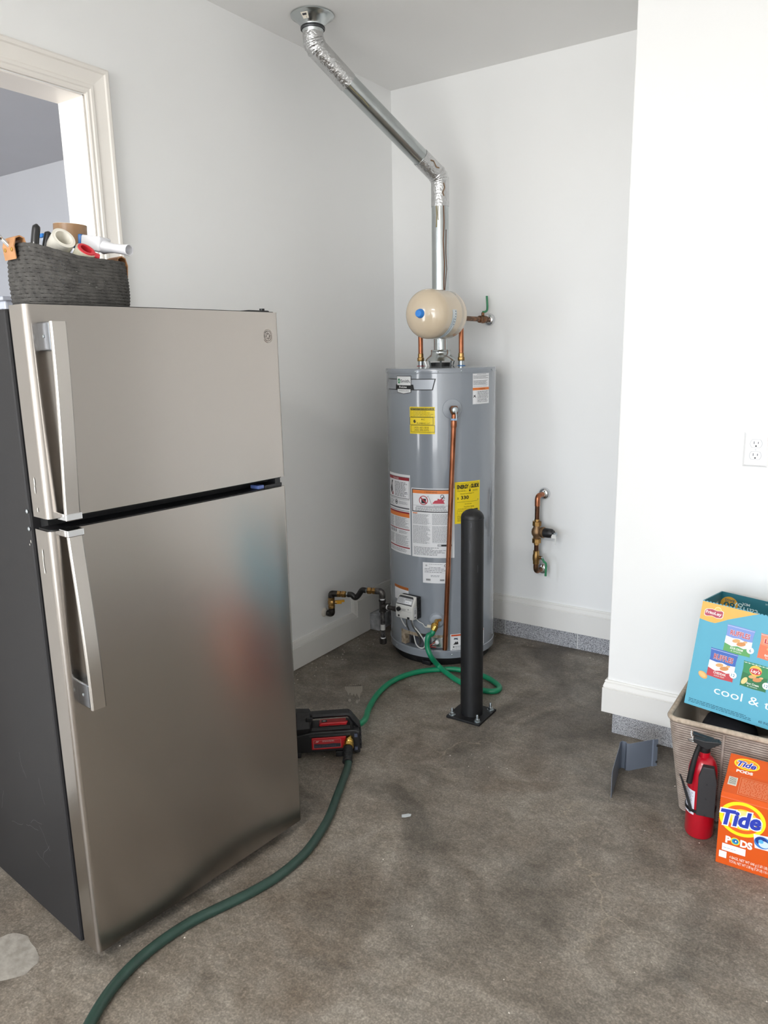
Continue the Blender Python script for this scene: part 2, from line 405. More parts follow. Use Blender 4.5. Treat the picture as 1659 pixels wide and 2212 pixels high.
wall_front = struct(wf.build('wall_front', M_WALL))
# room of the house behind the doorway
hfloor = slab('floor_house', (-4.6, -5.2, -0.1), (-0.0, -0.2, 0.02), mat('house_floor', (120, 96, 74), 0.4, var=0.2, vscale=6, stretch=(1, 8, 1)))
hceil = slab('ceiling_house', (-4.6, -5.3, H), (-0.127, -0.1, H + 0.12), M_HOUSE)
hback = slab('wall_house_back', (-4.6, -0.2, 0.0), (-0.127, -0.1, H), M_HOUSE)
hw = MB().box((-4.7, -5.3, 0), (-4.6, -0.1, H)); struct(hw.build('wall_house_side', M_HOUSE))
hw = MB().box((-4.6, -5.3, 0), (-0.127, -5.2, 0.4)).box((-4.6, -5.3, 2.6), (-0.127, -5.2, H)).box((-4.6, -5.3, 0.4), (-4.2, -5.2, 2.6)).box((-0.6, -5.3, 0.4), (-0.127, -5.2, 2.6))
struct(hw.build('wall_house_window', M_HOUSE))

# foundation blocks showing under the baseboards
def block(x0, x1, parent, ax='x', y=-0.006, z1=0.082):
    b = MB()
    if ax == 'x': b.box((x0, y, 0.0), (x1, y + 0.03, z1))
    return b.build('foundation_block', M_BLOCK, parent, bevel=0.0025)
for a, c in ((0.07, 0.262), (0.266, 0.661), (0.665, 1.051), (1.055, 1.43)): block(a, c, wall_back)
for a, c in ((1.456, 1.86), (1.864, 2.26), (2.264, 2.66), (2.664, 3.06)): block(a, c, wall_right, y=-0.741)
M_BLOCKP = mat('painted_block', (196, 198, 202), 0.7, color2=(150, 152, 156), vscale=26, bump=0.7, bscale=90, bdist=0.004)
cb = MB().box((0.0, -0.306, 0.0), (0.068, -0.004, 0.088)).build('foundation_curb', M_BLOCKP, wall_left, bevel=0.004)
# baseboards: profile swept along the wall (share of height from the top, thickness)
BB = [(0.0, 0.0), (0.0, 0.006), (0.045, 0.0085), (0.06, 0.0055), (0.085, 0.0085), (0.20, 0.0135), (0.215, 0.0105), (0.235, 0.0105), (0.25, 0.0150), (1.0, 0.0150), (1.0, 0.0)]
def baseboard(name, tops, bots, outs):
    """top and bottom edge points, with the outward direction at each of them"""
    b = MB(); n = len(BB)
    for i in range(len(tops) - 1):
        vs = []
        for j in (i, i + 1):
            for w, t in BB: vs.append(Vector(tops[j]).lerp(Vector(bots[j]), w) + Vector(outs[j]) * t)
        b.add(vs, [(k, (k + 1) % n, n + (k + 1) % n, n + k) for k in range(n)] + [tuple(range(n)), tuple(range(n, 2 * n))])
    return struct(b.build(name, M_TRIM, smooth=20))
X = (1, 0, 0); Yn = (0, -1, 0)
baseboard('baseboard_left', [(0.0, -1.711, 0.141), (0, -0.459, 0.141), (0, -0.459, 0.2265), (0, -0.0145, 0.2265)],
          [(0, -1.711, 0.003), (0, -0.315, 0.003), (0, -0.315, 0.095), (0, -0.0145, 0.095)], [X, X, X, X])
baseboard('baseboard_back', [(0.0, 0.0, 0.219), (1.43, 0.0, 0.219)], [(0.0, 0, 0.085), (1.43, 0, 0.085)], [Yn, Yn])
baseboard('baseboard_right', [(1.43, -0.60, 0.2145), (1.43, -0.735, 0.2145), (6.2, -0.735, 0.2145)], [(1.43, -0.60, 0.084), (1.43, -0.735, 0.084), (6.2, -0.735, 0.084)], [(-1, 0, 0), (-1, -1, 0), Yn])
# door casing around the opening in the left wall
CP = [(0.0, 0.0), (0.0, 0.010), (0.06, 0.013), (0.16, 0.012), (0.20, 0.016), (0.30, 0.0165), (0.36, 0.013), (0.50, 0.0145), (0.78, 0.021), (0.82, 0.026), (0.93, 0.027), (1.0, 0.022), (1.0, 0.0)]
def casing():
    root = thing('trim_1', 'cream moulded casing around the doorway behind the refrigerator', 'door casing', (0, DY1, 0)); del root['category']; struct(root)
    inn = [(DY1 + 0.004, 0.0), (DY1 + 0.004, DZ + 0.004), (DY0 - 0.004, DZ + 0.004), (DY0 - 0.004, 0.0)]
    out = [(DY1 + 0.089, 0.0), (DY1 + 0.089, DZ + 0.089), (DY0 - 0.089, DZ + 0.089), (DY0 - 0.089, 0.0)]
    n = len(CP)
    for i, nm in enumerate(('casing_leg', 'casing_head', 'casing_leg')):
        b = MB(); vs = []
        for j in (i, i + 1):
            for w, t in CP:
                y = inn[j][0] + (out[j][0] - inn[j][0]) * w; z = inn[j][1] + (out[j][1] - inn[j][1]) * w; vs.append((t, y, z))
        b.add(vs, [(k, (k + 1) % n, n + (k + 1) % n, n + k) for k in range(n)] + [tuple(range(n)), tuple(range(n, 2 * n))])
        b.build(nm, M_CASE, root, smooth=18, off=(0, DY1, 0))
    for nm, lo, hi in (('jamb', (-0.127, DY1 - 0.004, 0.02), (0.003, DY1 - 0.0001, DZ)), ('jamb', (-0.127, DY0 + 0.0001, 0.02), (0.003, DY0 + 0.004, DZ)), ('jamb', (-0.127, DY0, DZ - 0.004), (0.003, DY1, DZ - 0.0001))):
        MB().box(lo, hi).build(nm, M_CASE, root, off=(0, DY1, 0))
casing()

# ---------------------------------------------------------------- refrigerator (own frame: x along the front, y into the box)
FW = 0.692
FA = math.radians(5.85)
FU = Vector((-math.sin(FA), -math.cos(FA), 0)); FN = Vector((math.cos(FA), -math.sin(FA), 0))
F0 = Vector((0.83, -1.858, 0.0)) + FU * FW
FROT = math.atan2(-FU.y, -FU.x)
def fridge_pt(x, y, z): return F0 - FU * x - FN * y + Vector((0, 0, z))
def fridge():
    root = thing('refrigerator', 'stainless steel top-freezer refrigerator with dark grey sides and a basket on top', 'refrigerator', F0, FROT)
    cab = MB().box((0.004, 0.094, 0.018), (FW - 0.004, 0.66, 1.572)).build('cabinet', M_CABINET, root, bevel=0.006)
    MB().box((0.028, 0.060, 0.05), (FW - 0.012, 0.097, 1.57)).build('gasket', M_RUBBER, root)
    MB().box((0.03, 0.055, 0.0), (FW - 0.03, 0.10, 0.045)).build('kick_plate', M_BLACK, root)
    for x in (0.03, FW - 0.055):
        MB().cyl((x + 0.012, 0.06, 0.0), (x + 0.012, 0.06, 0.035), 0.016).build('foot', M_BLACK, root, smooth=40)
    def door(nm, z0, z1):
        pts = [(0.0, 0.064)]
        for k in range(13):
            t = PI / 2 * k / 12
            pts.append((0.014 - 0.014 * math.cos(t), 0.013 - 0.013 * math.sin(t)))
        for k in range(1, 12):
            x = 0.014 + (FW - 0.024) * k / 12; pts.append((x, -0.0035 * math.sin(PI * k / 12)))
        for k in range(7):
            t = PI / 2 * k / 6
            pts.append((FW - 0.010 + 0.010 * math.sin(t), 0.010 - 0.010 * math.cos(t)))
        pts.append((FW, 0.064))
        b = MB(); b.prism(pts, (0, 0, z0), (1, 0, 0), (0, 1, 0), z1 - z0)
        d = b.build(nm, M_STEEL, root, smooth=35)
        cap = [((x - FW / 2) * 0.98 + FW / 2, 0.006 + y * 0.86) for x, y in pts]
        MB().prism(cap, (0, 0, z0 - 0.003), (1, 0, 0), (0, 1, 0), z1 - z0 + 0.005).build('door_end_cap', M_BLACK, d)
        return d
    fz = door('freezer_door', 1.129, 1.577); fr = door('fridge_door', 0.040, 1.101)
    def handle(par, zo, zg):
        """flat bar, zo = end away from the gap, zg = end at the gap"""
        s = 1 if zo > zg else -1; b = MB(); sec = []
        n = 14
        for k in range(n + 1):
            t = k / n; z = zg + (zo - zg) * t; y = -0.030 - 0.026 * math.sin(t * PI / 2) ** 1.2; sec.append((z, y))
        vs = []
        for z, y in sec:
            for (x, dy) in ((0.023, 0.004), (0.0235, 0.0), (0.026, -0.0025), (0.054, -0.0035), (0.0575, -0.001), (0.058, 0.009), (0.053, 0.011), (0.028, 0.011)): vs.append((x, y + dy, z))
        m = 8; fs = []
        for i in range(n):
            for k in range(m): fs.append((i * m + k, i * m + (k + 1) % m, (i + 1) * m + (k + 1) % m, (i + 1) * m + k))
        fs += [tuple(range(m)), tuple(n * m + k for k in range(m))]
        b.add(vs, fs); h = b.build('handle', mat('handle_steel', (205, 200, 194), 0.22, 1.0, rvar=0.03, vscale=6, stretch=(1, 1, 0.15)), par, smooth=30)
        e0, e1 = sorted((zo, zo - s * 0.058))
        MB().box((0.024, -0.048, e0), (0.055, 0.004, e1)).build('handle_mount', mat('satin_chrome', (138, 142, 148), 0.2, 1.0, rvar=0.03), h, bevel=0.003)
        MB().lathe([(0.0035, 0), (0.0035, 0.0012), (0.0005, 0.0022)], (0.0242, -0.022, (e0 + e1) / 2), (-1, 0, 0), 12).build('screw', M_ZINC, h, smooth=40)
        e0, e1 = sorted((zg - s * 0.003, zg + s * 0.013))
        MB().box((0.0215, -0.0365, e0), (0.0595, 0.002, e1)).build('handle_cap', M_CHROME, h, bevel=0.002)
    handle(fz, 1.541, 1.128); handle(fr, 0.693, 1.102)
    # round maker's badge
    bx, bz = FW - 0.041, 1.515
    bd = MB().lathe([(0.018, 0.0), (0.018, 0.0012), (0.0165, 0.002), (0.0150, 0.0012), (0.0, 0.0012)], (bx, 0.0005, bz), (0, -1, 0), 32).build('badge', mat('badge_steel', (188, 180, 174), 0.32, 1.0, var=0.05), fz, smooth=35)
    pr = Print()
    pr.ring(0, 0, 0.0118, 0.0130, '#6e6660', 1)
    for a in range(4):
        t = PI / 4 + a * PI / 2; cx, cy = 0.0048 * math.cos(t), 0.0048 * math.sin(t)
        pr.ring(cx, cy, 0.0024, 0.0035, '#6e6660', 1, 18, a0=t - 2.6, a1=t + 2.2)
        pr.ring(0.0088 * math.cos(t + PI / 4), 0.0088 * math.sin(t + PI / 4), 0.0012, 0.0022, '#6e6660', 1, 14, a0=t + PI / 2, a1=t + PI / 2 + 3.6)
    pr.build('monogram', bd, lambda x, y, d: (bx + x, 0.0005 - 0.0013 - d, bz + y))
    hg = MB().box((FW - 0.085, 0.02, 1.574), (FW - 0.012, 0.10, 1.583)).build('hinge_cover', M_BLACK, root, bevel=0.003)
    MB().cyl((FW - 0.03, 0.03, 1.582), (FW - 0.03, 0.03, 1.588), 0.007).build('hinge_pin', M_BLACK, hg)
    mh = MB().box((FW - 0.075, 0.004, 1.1035), (FW - 0.012, 0.05, 1.112)).box((FW - 0.035, 0.006, 1.110), (FW - 0.016, 0.04, 1.127)).build('middle_hinge', M_BLACK, root, bevel=0.001)
    MB().box((FW - 0.098, 0.006, 1.104), (FW - 0.076, 0.04, 1.114)).build('hinge_bracket', mat('blue_plastic', (86, 104, 158), 0.35), mh, bevel=0.002)
    for z in (1.135, 1.095): MB().lathe([(0.005, 0), (0.005, 0.002), (0.0015, 0.004)], (0.0042, 0.101, z), (-1, 0, 0), 14).build('side_screw', M_ZINC, root, smooth=40)
    # chipped paint on the freezer and fridge door edges, scuffs on the side panel
    pr = Print(); rg = random.Random(3)
    def chip(cy, cz, w, h, col='#d9d5cc'):
        pts = []
        for k in range(14):
            t = 2 * PI * k / 14; pts.append((cy + w * math.cos(t) * rg.uniform(0.55, 1.1), cz + h * math.sin(t) * rg.uniform(0.7, 1.1)))
        pr.poly(pts, col, 1)
    chip(0.041, 1.208, 0.003, 0.011); chip(0.042, 1.192, 0.0025, 0.010); chip(0.040, 1.146, 0.0022, 0.006)
    chip(0.041, 1.047, 0.0027, 0.012); chip(0.042, 1.028, 0.0022, 0.018); chip(0.041, 1.008, 0.0026, 0.008)
    pr.build('paint_chips', root, lambda x, y, d: (-0.0002 - d, x, y))['kind'] = 'stuff'
    pr = Print()
    for k in range(10):
        y, z = rg.uniform(0.14, 0.48), rg.uniform(0.16, 0.42); a = rg.uniform(-1.2, 1.2); pts = []
        for j in range(7): pts.append((y, z)); y += 0.012 * math.cos(a); z += 0.012 * math.sin(a); a += rg.uniform(-0.35, 0.4)
        pr.line(pts, 0.0006, '#6c6b70', 1)
    chip(0.100, 1.066, 0.002, 0.004); chip(0.107, 1.058, 0.0015, 0.003)
    pr.build('scuffs', cab, lambda x, y, d: (0.0039 - d, x, y))['kind'] = 'stuff'
    return root
fridge()

# ---------------------------------------------------------------- rope basket with its tools, on the fridge
BC = fridge_pt(FW - 0.511, 0.135, 0.0)           # centre of the basket on the fridge top
BZ = 1.5795
def bloc(x, y, z): return Vector((BC.x, BC.y, BZ)) - FU * x - FN * y + Vector((0, 0, z))
M_ROPE = mat('charcoal_rope', (82, 80, 77), 0.9, color2=(64, 62, 60), vscale=60, bump=0.6, bscale=300, bdist=0.003)
M_LEATHER = mat('tan_leather', (196, 142, 96), 0.5, var=0.15, vscale=30, bump=0.2, bscale=150)
def basket():
    root = thing('rope_basket', 'charcoal woven rope basket with tan leather handles on the refrigerator', 'basket', (BC.x, BC.y, BZ), FROT)
    b = MB(); rows = 15; seg = 120; A, Bq = 0.1235, 0.092
    def ovl(t, s=1.0):
        c, q = math.cos(t), math.sin(t); e = 0.72
        return (math.copysign(abs(c) ** e, c) * A * s, math.copysign(abs(q) ** e, q) * Bq * s)
    def rim(t):      # the rim sags to the front right
        return 0.112 + 0.020 * max(0, -math.cos(t)) + 0.016 * max(0, math.sin(t)) - 0.010 * max(0, math.cos(t - 0.5 + PI / 2)) * 0.8
    for r in range(rows):
        vs = []; fs = []; m = 6
        for k in range(seg):
            t = 2 * PI * k / seg; hh = rim(t) / rows; z = hh * (r + 0.5); s = 0.955 + 0.045 * math.sin(PI * min(1, (r + 3) / rows * 0.9)); x, y = ovl(t, s)
            d = Vector((x / A, y / Bq, 0)).normalized()
            for j in range(m):
                a = 2 * PI * j / m; rr = hh * 0.56 * (1 + 0.13 * math.sin(k * PI * 0.5 + r * 1.3)); vs.append((x + d.x * rr * math.cos(a) * 0.85, y + d.y * rr * math.cos(a) * 0.85, z + rr * math.sin(a)))
        for k in range(seg):
            for j in range(m): fs.append((k * m + j, ((k + 1) % seg) * m + j, ((k + 1) % seg) * m + (j + 1) % m, k * m + (j + 1) % m))
        b.add(vs, fs)
    b.add([(*ovl(2 * PI * k / seg, 0.95), 0.004) for k in range(seg)], [tuple(range(seg))])
    b.build('woven_body', M_ROPE, root, smooth=60)
    for sx in (-1, 1):
        hb = MB(); vs = []; nseg = 9; w = 0.026
        x = sx * (A - 0.004); z1 = rim(PI if sx < 0 else 0) + 0.004; path = [(x + sx * 0.011, z1 - 0.036), (x + sx * 0.013, z1 - 0.012), (x + sx * 0.009, z1 + 0.004), (x, z1 + 0.008), (x - sx * 0.009, z1 + 0.004), (x - sx * 0.012, z1 - 0.012), (x - sx * 0.010, z1 - 0.034)]
        for i, (px, pz) in enumerate(path):
            nx, nz = (px - x, pz - z1 + 0.02); l = math.hypot(nx, nz); nx, nz = nx / l * 0.0028, nz / l * 0.0028
            for yy in (-w, w): vs += [(px, yy, pz), (px + nx, yy, pz + nz)]
        fs = []
        for i in range(len(path) - 1):
            a = i * 4; c = a + 4
            fs += [(a, c, c + 2, a + 2), (a + 1, a + 3, c + 3, c + 1), (a, a + 1, c + 1, c), (a + 2, c + 2, c + 3, a + 3)]
        fs += [(0, 2, 3, 1), (len(path) * 4 - 4, len(path) * 4 - 3, len(path) * 4 - 1, len(path) * 4 - 2)]
        hb.add(vs, fs); h = hb.build('leather_handle', M_LEATHER, root)
        for yy in (-0.015, 0.015):
            MB().lathe([(0.0042, 0), (0.0042, 0.001), (0.002, 0.002)], (x + sx * 0.0150, yy, z1 - 0.018), (sx, 0, 0), 14).build('rivet', M_BRASS_NEW, h, smooth=40)
basket()
bax = lambda x, y, z: (-FU * x - FN * y + Vector((0, 0, z))).normalized()   # direction given in the basket's frame
def roll(name, label, c, d, r1, r0, w, m, m2):
    c = Vector(c); d = Vector(d).normalized(); root = thing(name, label, 'tape roll', c)
    MB().lathe([(r0 + 0.002, -w / 2), (r1, -w / 2), (r1, w / 2), (r0 + 0.002, w / 2), (r0 + 0.002, -w / 2)], (0, 0, 0), d, 40, capa=False, capb=False).build('tape', m, root, smooth=40)
    MB().lathe([(r0, -w / 2 - 0.0005), (r0 + 0.0021, -w / 2 - 0.0005), (r0 + 0.0021, w / 2 + 0.0005), (r0, w / 2 + 0.0005), (r0, -w / 2 - 0.0005)], (0, 0, 0), d, 40, capa=False, capb=False).build('core', m2, root, smooth=40)
    return root
M_CARD = mat('tape_core_card', (226, 218, 206), 0.7, var=0.06, vscale=30)
roll('packing_tape_roll', 'brown packing tape roll lying at the back of the rope basket', bloc(0.036, 0.046, 0.168), bax(0.02, -0.06, 1), 0.037, 0.0345, 0.048, mat('brown_tape', (150, 116, 82), 0.22, var=0.12, vscale=30), M_CARD)
roll('clear_tape_roll', 'milky white tape roll tilted beside the black pliers handles in the basket', bloc(-0.028, -0.020, 0.136), bax(0.02, -0.78, 0.50), 0.0255, 0.0180, 0.046, mat('milky_tape', (232, 228, 216), 0.22, coat=0.3, var=0.04), mat('tape_core_white', (240, 236, 224), 0.45))
rr = roll('strapping_tape_roll', 'small tape roll on a red plastic dispenser at the basket front', bloc(0.010, -0.050, 0.114), bax(0.10, -0.65, 0.70), 0.0225, 0.0150, 0.028, mat('strapping_tape', (222, 218, 196), 0.25, var=0.15, vscale=90, coat=0.3), mat('red_plastic', (214, 52, 64), 0.35))
dd = bax(0.10, -0.65, 0.70)
MB().lathe([(0.0130, 0.0135), (0.0190, 0.0135), (0.0190, 0.017), (0.0130, 0.017), (0.0130, 0.0135)], (0, 0, 0), dd, 36, capa=False, capb=False).build('dispenser_rim', MATS['red_plastic'], rr, smooth=40)
sdir = (bax(0.7, 0.0, -0.7) - dd * bax(0.7, 0, -0.7).dot(dd)).normalized()
MB().obox(sdir * 0.021 + dd * 0.008, sdir, dd.cross(sdir), dd, (0.010, 0.008, 0.008)).build('dispenser_cutter', MATS['red_plastic'], rr, bevel=0.002)
def pliers():
    c = bloc(-0.068, 0.0, 0.085); root = thing('pliers', 'black pliers standing handles up in the rope basket', 'pliers', c)
    M = mat('black_grip', (22, 22, 24), 0.35, coat=0.2)
    for k, (dx, top) in enumerate(((-0.010, 0.093), (0.016, 0.080))):
        p = [bax(1, 0, 0) * (dx * 0.4), bax(1, 0, 0) * dx * 0.8 + Vector((0, 0, 0.02)), bax(1, 0, 0) * (dx + 0.003) + Vector((0, 0, 0.05)), bax(1, 0, 0) * (dx + 0.012) + Vector((0, 0, top))]
        MB().tube(smoothpath(p, 8), 0.008, 14, rfn=lambda t: 0.0088 if t < 0.93 else 0.0088 * math.sqrt(max(0.05, 1 - ((t - 0.93) / 0.07) ** 2))).build('grip', M, root, smooth=60)
    MB().obox((0, 0, -0.02), bax(1, 0, 0), bax(0, 1, 0), (0, 0, 1), (0.013, 0.006, 0.026)).build('jaws', M_ZINC, root, bevel=0.003)
pliers()
def nozzle():
    c = bloc(0.078, -0.035, 0.138); root = thing('plastic_nozzle', 'white plastic nozzle with blue end sticking out of the basket to the right', 'nozzle', c)
    ax = bax(0.40, -0.90, -0.16); up = (Vector((0, 0, 1)) - ax * ax.z).normalized(); sd = ax.cross(up)
    M = mat('pale_grey_plastic', (226, 226, 230), 0.25, coat=0.3)
    MB().obox(-ax * 0.030 + up * 0.004, ax, sd, up, (0.026, 0.022, 0.017)).build('housing', M, root, bevel=0.005, bseg=3, smooth=40)
    MB().obox(-ax * 0.064 + up * 0.004, ax, sd, up, (0.010, 0.0225, 0.0175)).build('collar', mat('blue_shell', (30, 106, 178), 0.35), root, bevel=0.004, smooth=40)
    vs = []; prof = [(-0.008, 0.020, 0.016), (0.006, 0.0165, 0.0125), (0.020, 0.0135, 0.0105), (0.045, 0.0140, 0.0112), (0.056, 0.0160, 0.0125), (0.058, 0.0168, 0.0132), (0.060, 0.0162, 0.0126), (0.059, 0.014, 0.0105), (0.040, 0.012, 0.009)]
    n = 28
    for h, a, bq in prof:
        for k in range(n): t = 2 * PI * k / n; vs.append(ax * h + sd * a * math.cos(t) + up * bq * math.sin(t))
    fs = [(i * n + k, i * n + (k + 1) % n, (i + 1) * n + (k + 1) % n, (i + 1) * n + k) for i in range(len(prof) - 1) for k in range(n)] + [tuple((len(prof) - 1) * n + k for k in range(n))]
    MB().add(vs, fs).build('spout', M, root, smooth=50)
nozzle()
def blue_card():
    c = bloc(-0.012, 0.045, 0.10); root = thing('blue_blade_box', 'clear box with bright blue lid standing behind the milky tape roll', 'box', c, FROT)
    MB().box((-0.022, -0.006, -0.045), (0.022, 0.006, 0.058)).build('box_body', mat('clear_box', (196, 210, 226), 0.2, coat=0.3), root, bevel=0.002)
    MB().box((-0.026, -0.008, 0.057), (0.026, 0.008, 0.066)).build('lid', mat('blue_lid', (38, 124, 206), 0.4), root, bevel=0.002)
blue_card()
def rod():
    a = bloc(-0.105, 0.0, 0.10); b_ = bloc(-0.160, 0.0, 0.153); d = (b_ - a).normalized()
    root = thing('steel_punch', 'thin steel rod poking out above the left leather handle', 'tool', a)
    L = (b_ - a).length
    MB().lathe([(0.0042, 0), (0.0042, L - 0.022), (0.0036, L - 0.021), (0.0036, L - 0.018), (0.0042, L - 0.017), (0.0042, L - 0.011), (0.0036, L - 0.010), (0.0036, L - 0.007), (0.0042, L - 0.006), (0.0038, L)], (0, 0, 0), d, 16).build('shaft', M_CHROME, root, smooth=40)
rod()
def blue_pad():
    c = bloc(0.085, -0.03, 0.085)
    o = MB().box((-0.03, -0.014, -0.012), (0.03, 0.014, 0.012)).build('sponge_block', mat('deep_blue', (24, 78, 132), 0.6, var=0.1, vscale=50), None, bevel=0.003)
    o.location = c; o.rotation_euler = (0, 0, FROT); tag(o, 'dark blue block under the white nozzle inside the rope basket', 'block')
blue_pad()

# ---------------------------------------------------------------- water heater
HC = Vector((0.457, -0.312, 0.0)); HR = 0.257
def hs(th, z, r=HR): t = math.radians(th); return Vector((r * math.cos(t), r * math.sin(t), z))     # heater frame
def hlabel(th0, z0, r=HR):
    return lambda x, y, d: hs(th0 + math.degrees(x / r), z0 + y, r + d)
def curved_sheet(name, m, root, th0, th1, z0, z1, d=0.0004, n=None):
    n = n or max(2, int(abs(th1 - th0) / 3)); vs = []
    for k in range(n + 1):
        th = th0 + (th1 - th0) * k / n; vs += [hs(th, z0, HR + d), hs(th, z1, HR + d)]
    return MB().add(vs, [(2 * i, 2 * i + 2, 2 * i + 3, 2 * i + 1) for i in range(n)]).build(name, m, root, smooth=60)
def heater():
    root = thing('water_heater', 'tall grey gas water heater with stickers standing in the corner', 'water heater', HC)
    # jacket with the burner opening cut out
    OA, OB, Z0, Z1 = -112.0, -58.5, 0.080, 0.158
    ths = sorted(set([OA, OB] + [-180 + 4 * k for k in range(90)])); zs = [0.072, Z0, Z1, 0.25, 0.45, 0.65, 0.85, 1.05, 1.2, 1.374]
    b = MB(); n = len(ths); vs = [hs(t, z) for z in zs for t in ths]; fs = []
    for i in range(len(zs) - 1):
        for k in range(n):
            k2 = (k + 1) % n
            if OA <= ths[k] < OB and zs[i] == Z0: continue
            fs.append((i * n + k, i * n + k2, (i + 1) * n + k2, (i + 1) * n + k))
    b.add(vs, fs); jk = b.build('jacket', M_HEATER, root, smooth=40)
    # return lips and burner chamber behind the opening
    b = MB(); K = [t for t in ths if OA <= t <= OB]
    for z in (Z0, Z1): b.add([hs(t, z, r) for t in K for r in (HR, HR - 0.030)], [(2 * i, 2 * i + 1, 2 * i + 3, 2 * i + 2) for i in range(len(K) - 1)])
    for t in (OA, OB): b.add([hs(t, z, r) for z in (Z0, Z1) for r in (HR, HR - 0.030)], [(0, 1, 3, 2)])
    b.build('opening_lip', M_HEATER, root)
    b = MB(); b.add([hs(t, z, HR - 0.030) for t in K for z in (Z0 - 0.01, Z1 + 0.01)], [(2 * i, 2 * i + 2, 2 * i + 3, 2 * i + 1) for i in range(len(K) - 1)])
    ch = b.build('burner_door', mat('burner_plate', (112, 114, 122), 0.4, 0.6, color2=(78, 78, 84), vscale=24, rvar=0.1), root, smooth=40)
    MIN = mat('fibre_insulation', (186, 170, 148), 0.95, color2=(140, 122, 100), vscale=60, bump=1.0, bscale=140, bdist=0.006)
    def strip(t0, t1, z0, z1, r0=HR - 0.030, r1=HR - 0.006):
        b = MB(); q = 6; rg = random.Random(int(t0 * 3 + z0 * 1000)); vs = []
        for k in range(q + 1):
            t = t0 + (t1 - t0) * k / q; j = rg.uniform(-0.002, 0.002); vs += [hs(t, z0 + j, r0), hs(t, z1 + j, r0), hs(t, z1 + j, r1), hs(t, z0 + j, r1)]
        fs = [(4 * i + a, 4 * i + (a + 1) % 4, 4 * i + 4 + (a + 1) % 4, 4 * i + 4 + a) for i in range(q) for a in range(4)] + [(0, 1, 2, 3), (4 * q, 4 * q + 1, 4 * q + 2, 4 * q + 3)]
        b.add(vs, fs).build('insulation_strip', MIN, root)
    strip(-111.8, -104.5, 0.082, 0.150); strip(-111, -84, 0.138, 0.157); strip(-75, -59.5, 0.140, 0.157, r1=HR - 0.010)
    MB().obox(hs(-98, 0.104, HR - 0.027), hs(-8, 0, 1), (0, 0, 1), hs(-98, 0, 1), (0.011, 0.017, 0.002)).build('view_port', M_BLACK, ch, bevel=0.001)
    MB().obox(hs(-66, 0.112, HR - 0.024), hs(24, 0, 1), (0, 0, 1), hs(-66, 0, 1), (0.028, 0.026, 0.003)).build('igniter_plate', M_GALV, ch, bevel=0.002)
    MB().lathe([(0.010, 0), (0.010, 0.008), (0.004, 0.012)], hs(-66, 0.115, HR - 0.021), hs(-66, 0, 1), 18).build('bolt_cover', M_WHITEP, ch, smooth=40)
    def wire(pts, r, m, nm='wire'): MB().tube(smoothpath(pts, 6), r, 8).build(nm, m, root, smooth=60)
    MW = mat('white_wire', (222, 222, 220), 0.4); MR = mat('red_wire', (196, 60, 44), 0.4); MA = mat('aluminium_tube', (170, 170, 172), 0.25, 1.0, var=0.1)
    wire([hs(-92, 0.245, HR + 0.025), hs(-90, 0.20, HR + 0.022), hs(-86, 0.155, HR + 0.004), hs(-85, 0.11, HR - 0.006), hs(-88, 0.088, HR - 0.012)], 0.0045, MA, 'gas_tube')
    wire([hs(-90, 0.245, HR + 0.02), hs(-90, 0.20, HR + 0.018), hs(-84, 0.165, HR + 0.012), hs(-79, 0.12, HR + 0.002), hs(-80, 0.089, HR - 0.004), hs(-85, 0.083, HR - 0.004), hs(-90, 0.098, HR - 0.006), hs(-92, 0.14, HR - 0.002)], 0.0030, MW)
    wire([hs(-97, 0.245, HR + 0.025), hs(-97.5, 0.20, HR + 0.02), hs(-97, 0.165, HR + 0.006)], 0.0032, MA, 'pilot_tube')
    wire([hs(-106, 0.245, HR + 0.02), hs(-107, 0.215, HR + 0.012), hs(-104, 0.19, HR + 0.008), hs(-102, 0.176, HR + 0.003)], 0.0028, MW)
    wire([hs(-89, 0.245, HR + 0.018), hs(-84, 0.222, HR + 0.014), hs(-80, 0.212, HR + 0.01), hs(-78, 0.199, HR + 0.008), hs(-75, 0.198, HR + 0.004)], 0.0020, MW)
    wire([hs(-80, 0.088, HR - 0.008), hs(-75, 0.098, HR - 0.004), hs(-71, 0.108, HR - 0.006), hs(-68, 0.12, HR - 0.008)], 0.0022, MR)
    wire([hs(-78, 0.084, HR - 0.012), hs(-72, 0.092, HR - 0.012), hs(-67, 0.09, HR - 0.012)], 0.0022, MR)
    MB().obox(hs(-77, 0.139, HR + 0.006), hs(13, 0.55, 1), hs(103, 0, -0.35) + Vector((0, 0, 1)), hs(-77, 0, 1), (0.012, 0.012, 0.0012)).build('wire_tag', mat('paper_tag', (238, 240, 246), 0.5), root, bevel=0.0008)
    MB().obox(hs(-74, 0.196, HR + 0.003), hs(16, 0, 1), (0, 0, 1), hs(-74, 0, 1), (0.018, 0.0025, 0.003)).obox(hs(-73.5, 0.202, HR + 0.004), hs(16, 0, 1), (0, 0, 1), hs(-74, 0, 1), (0.010, 0.006, 0.004)).build('terminal_block', mat('terminal_cream', (230, 218, 196), 0.4), root, bevel=0.001)
    # rings, stand, top
    MB().lathe([(0.240, 0.040), (HR + 0.0005, 0.040), (HR + 0.0035, 0.043), (HR + 0.0035, 0.074), (HR + 0.001, 0.077), (HR - 0.004, 0.077)], (0, 0, 0), (0, 0, 1), 96, capa=True, capb=False).build('bottom_ring', M_HEATER, root, smooth=35)
    MB().lathe([(0.236, 0.0), (0.238, 0.004), (0.238, 0.042), (0.22, 0.043)], (0, 0, 0), (0, 0, 1), 72).build('stand', M_BLACK, root, smooth=35)
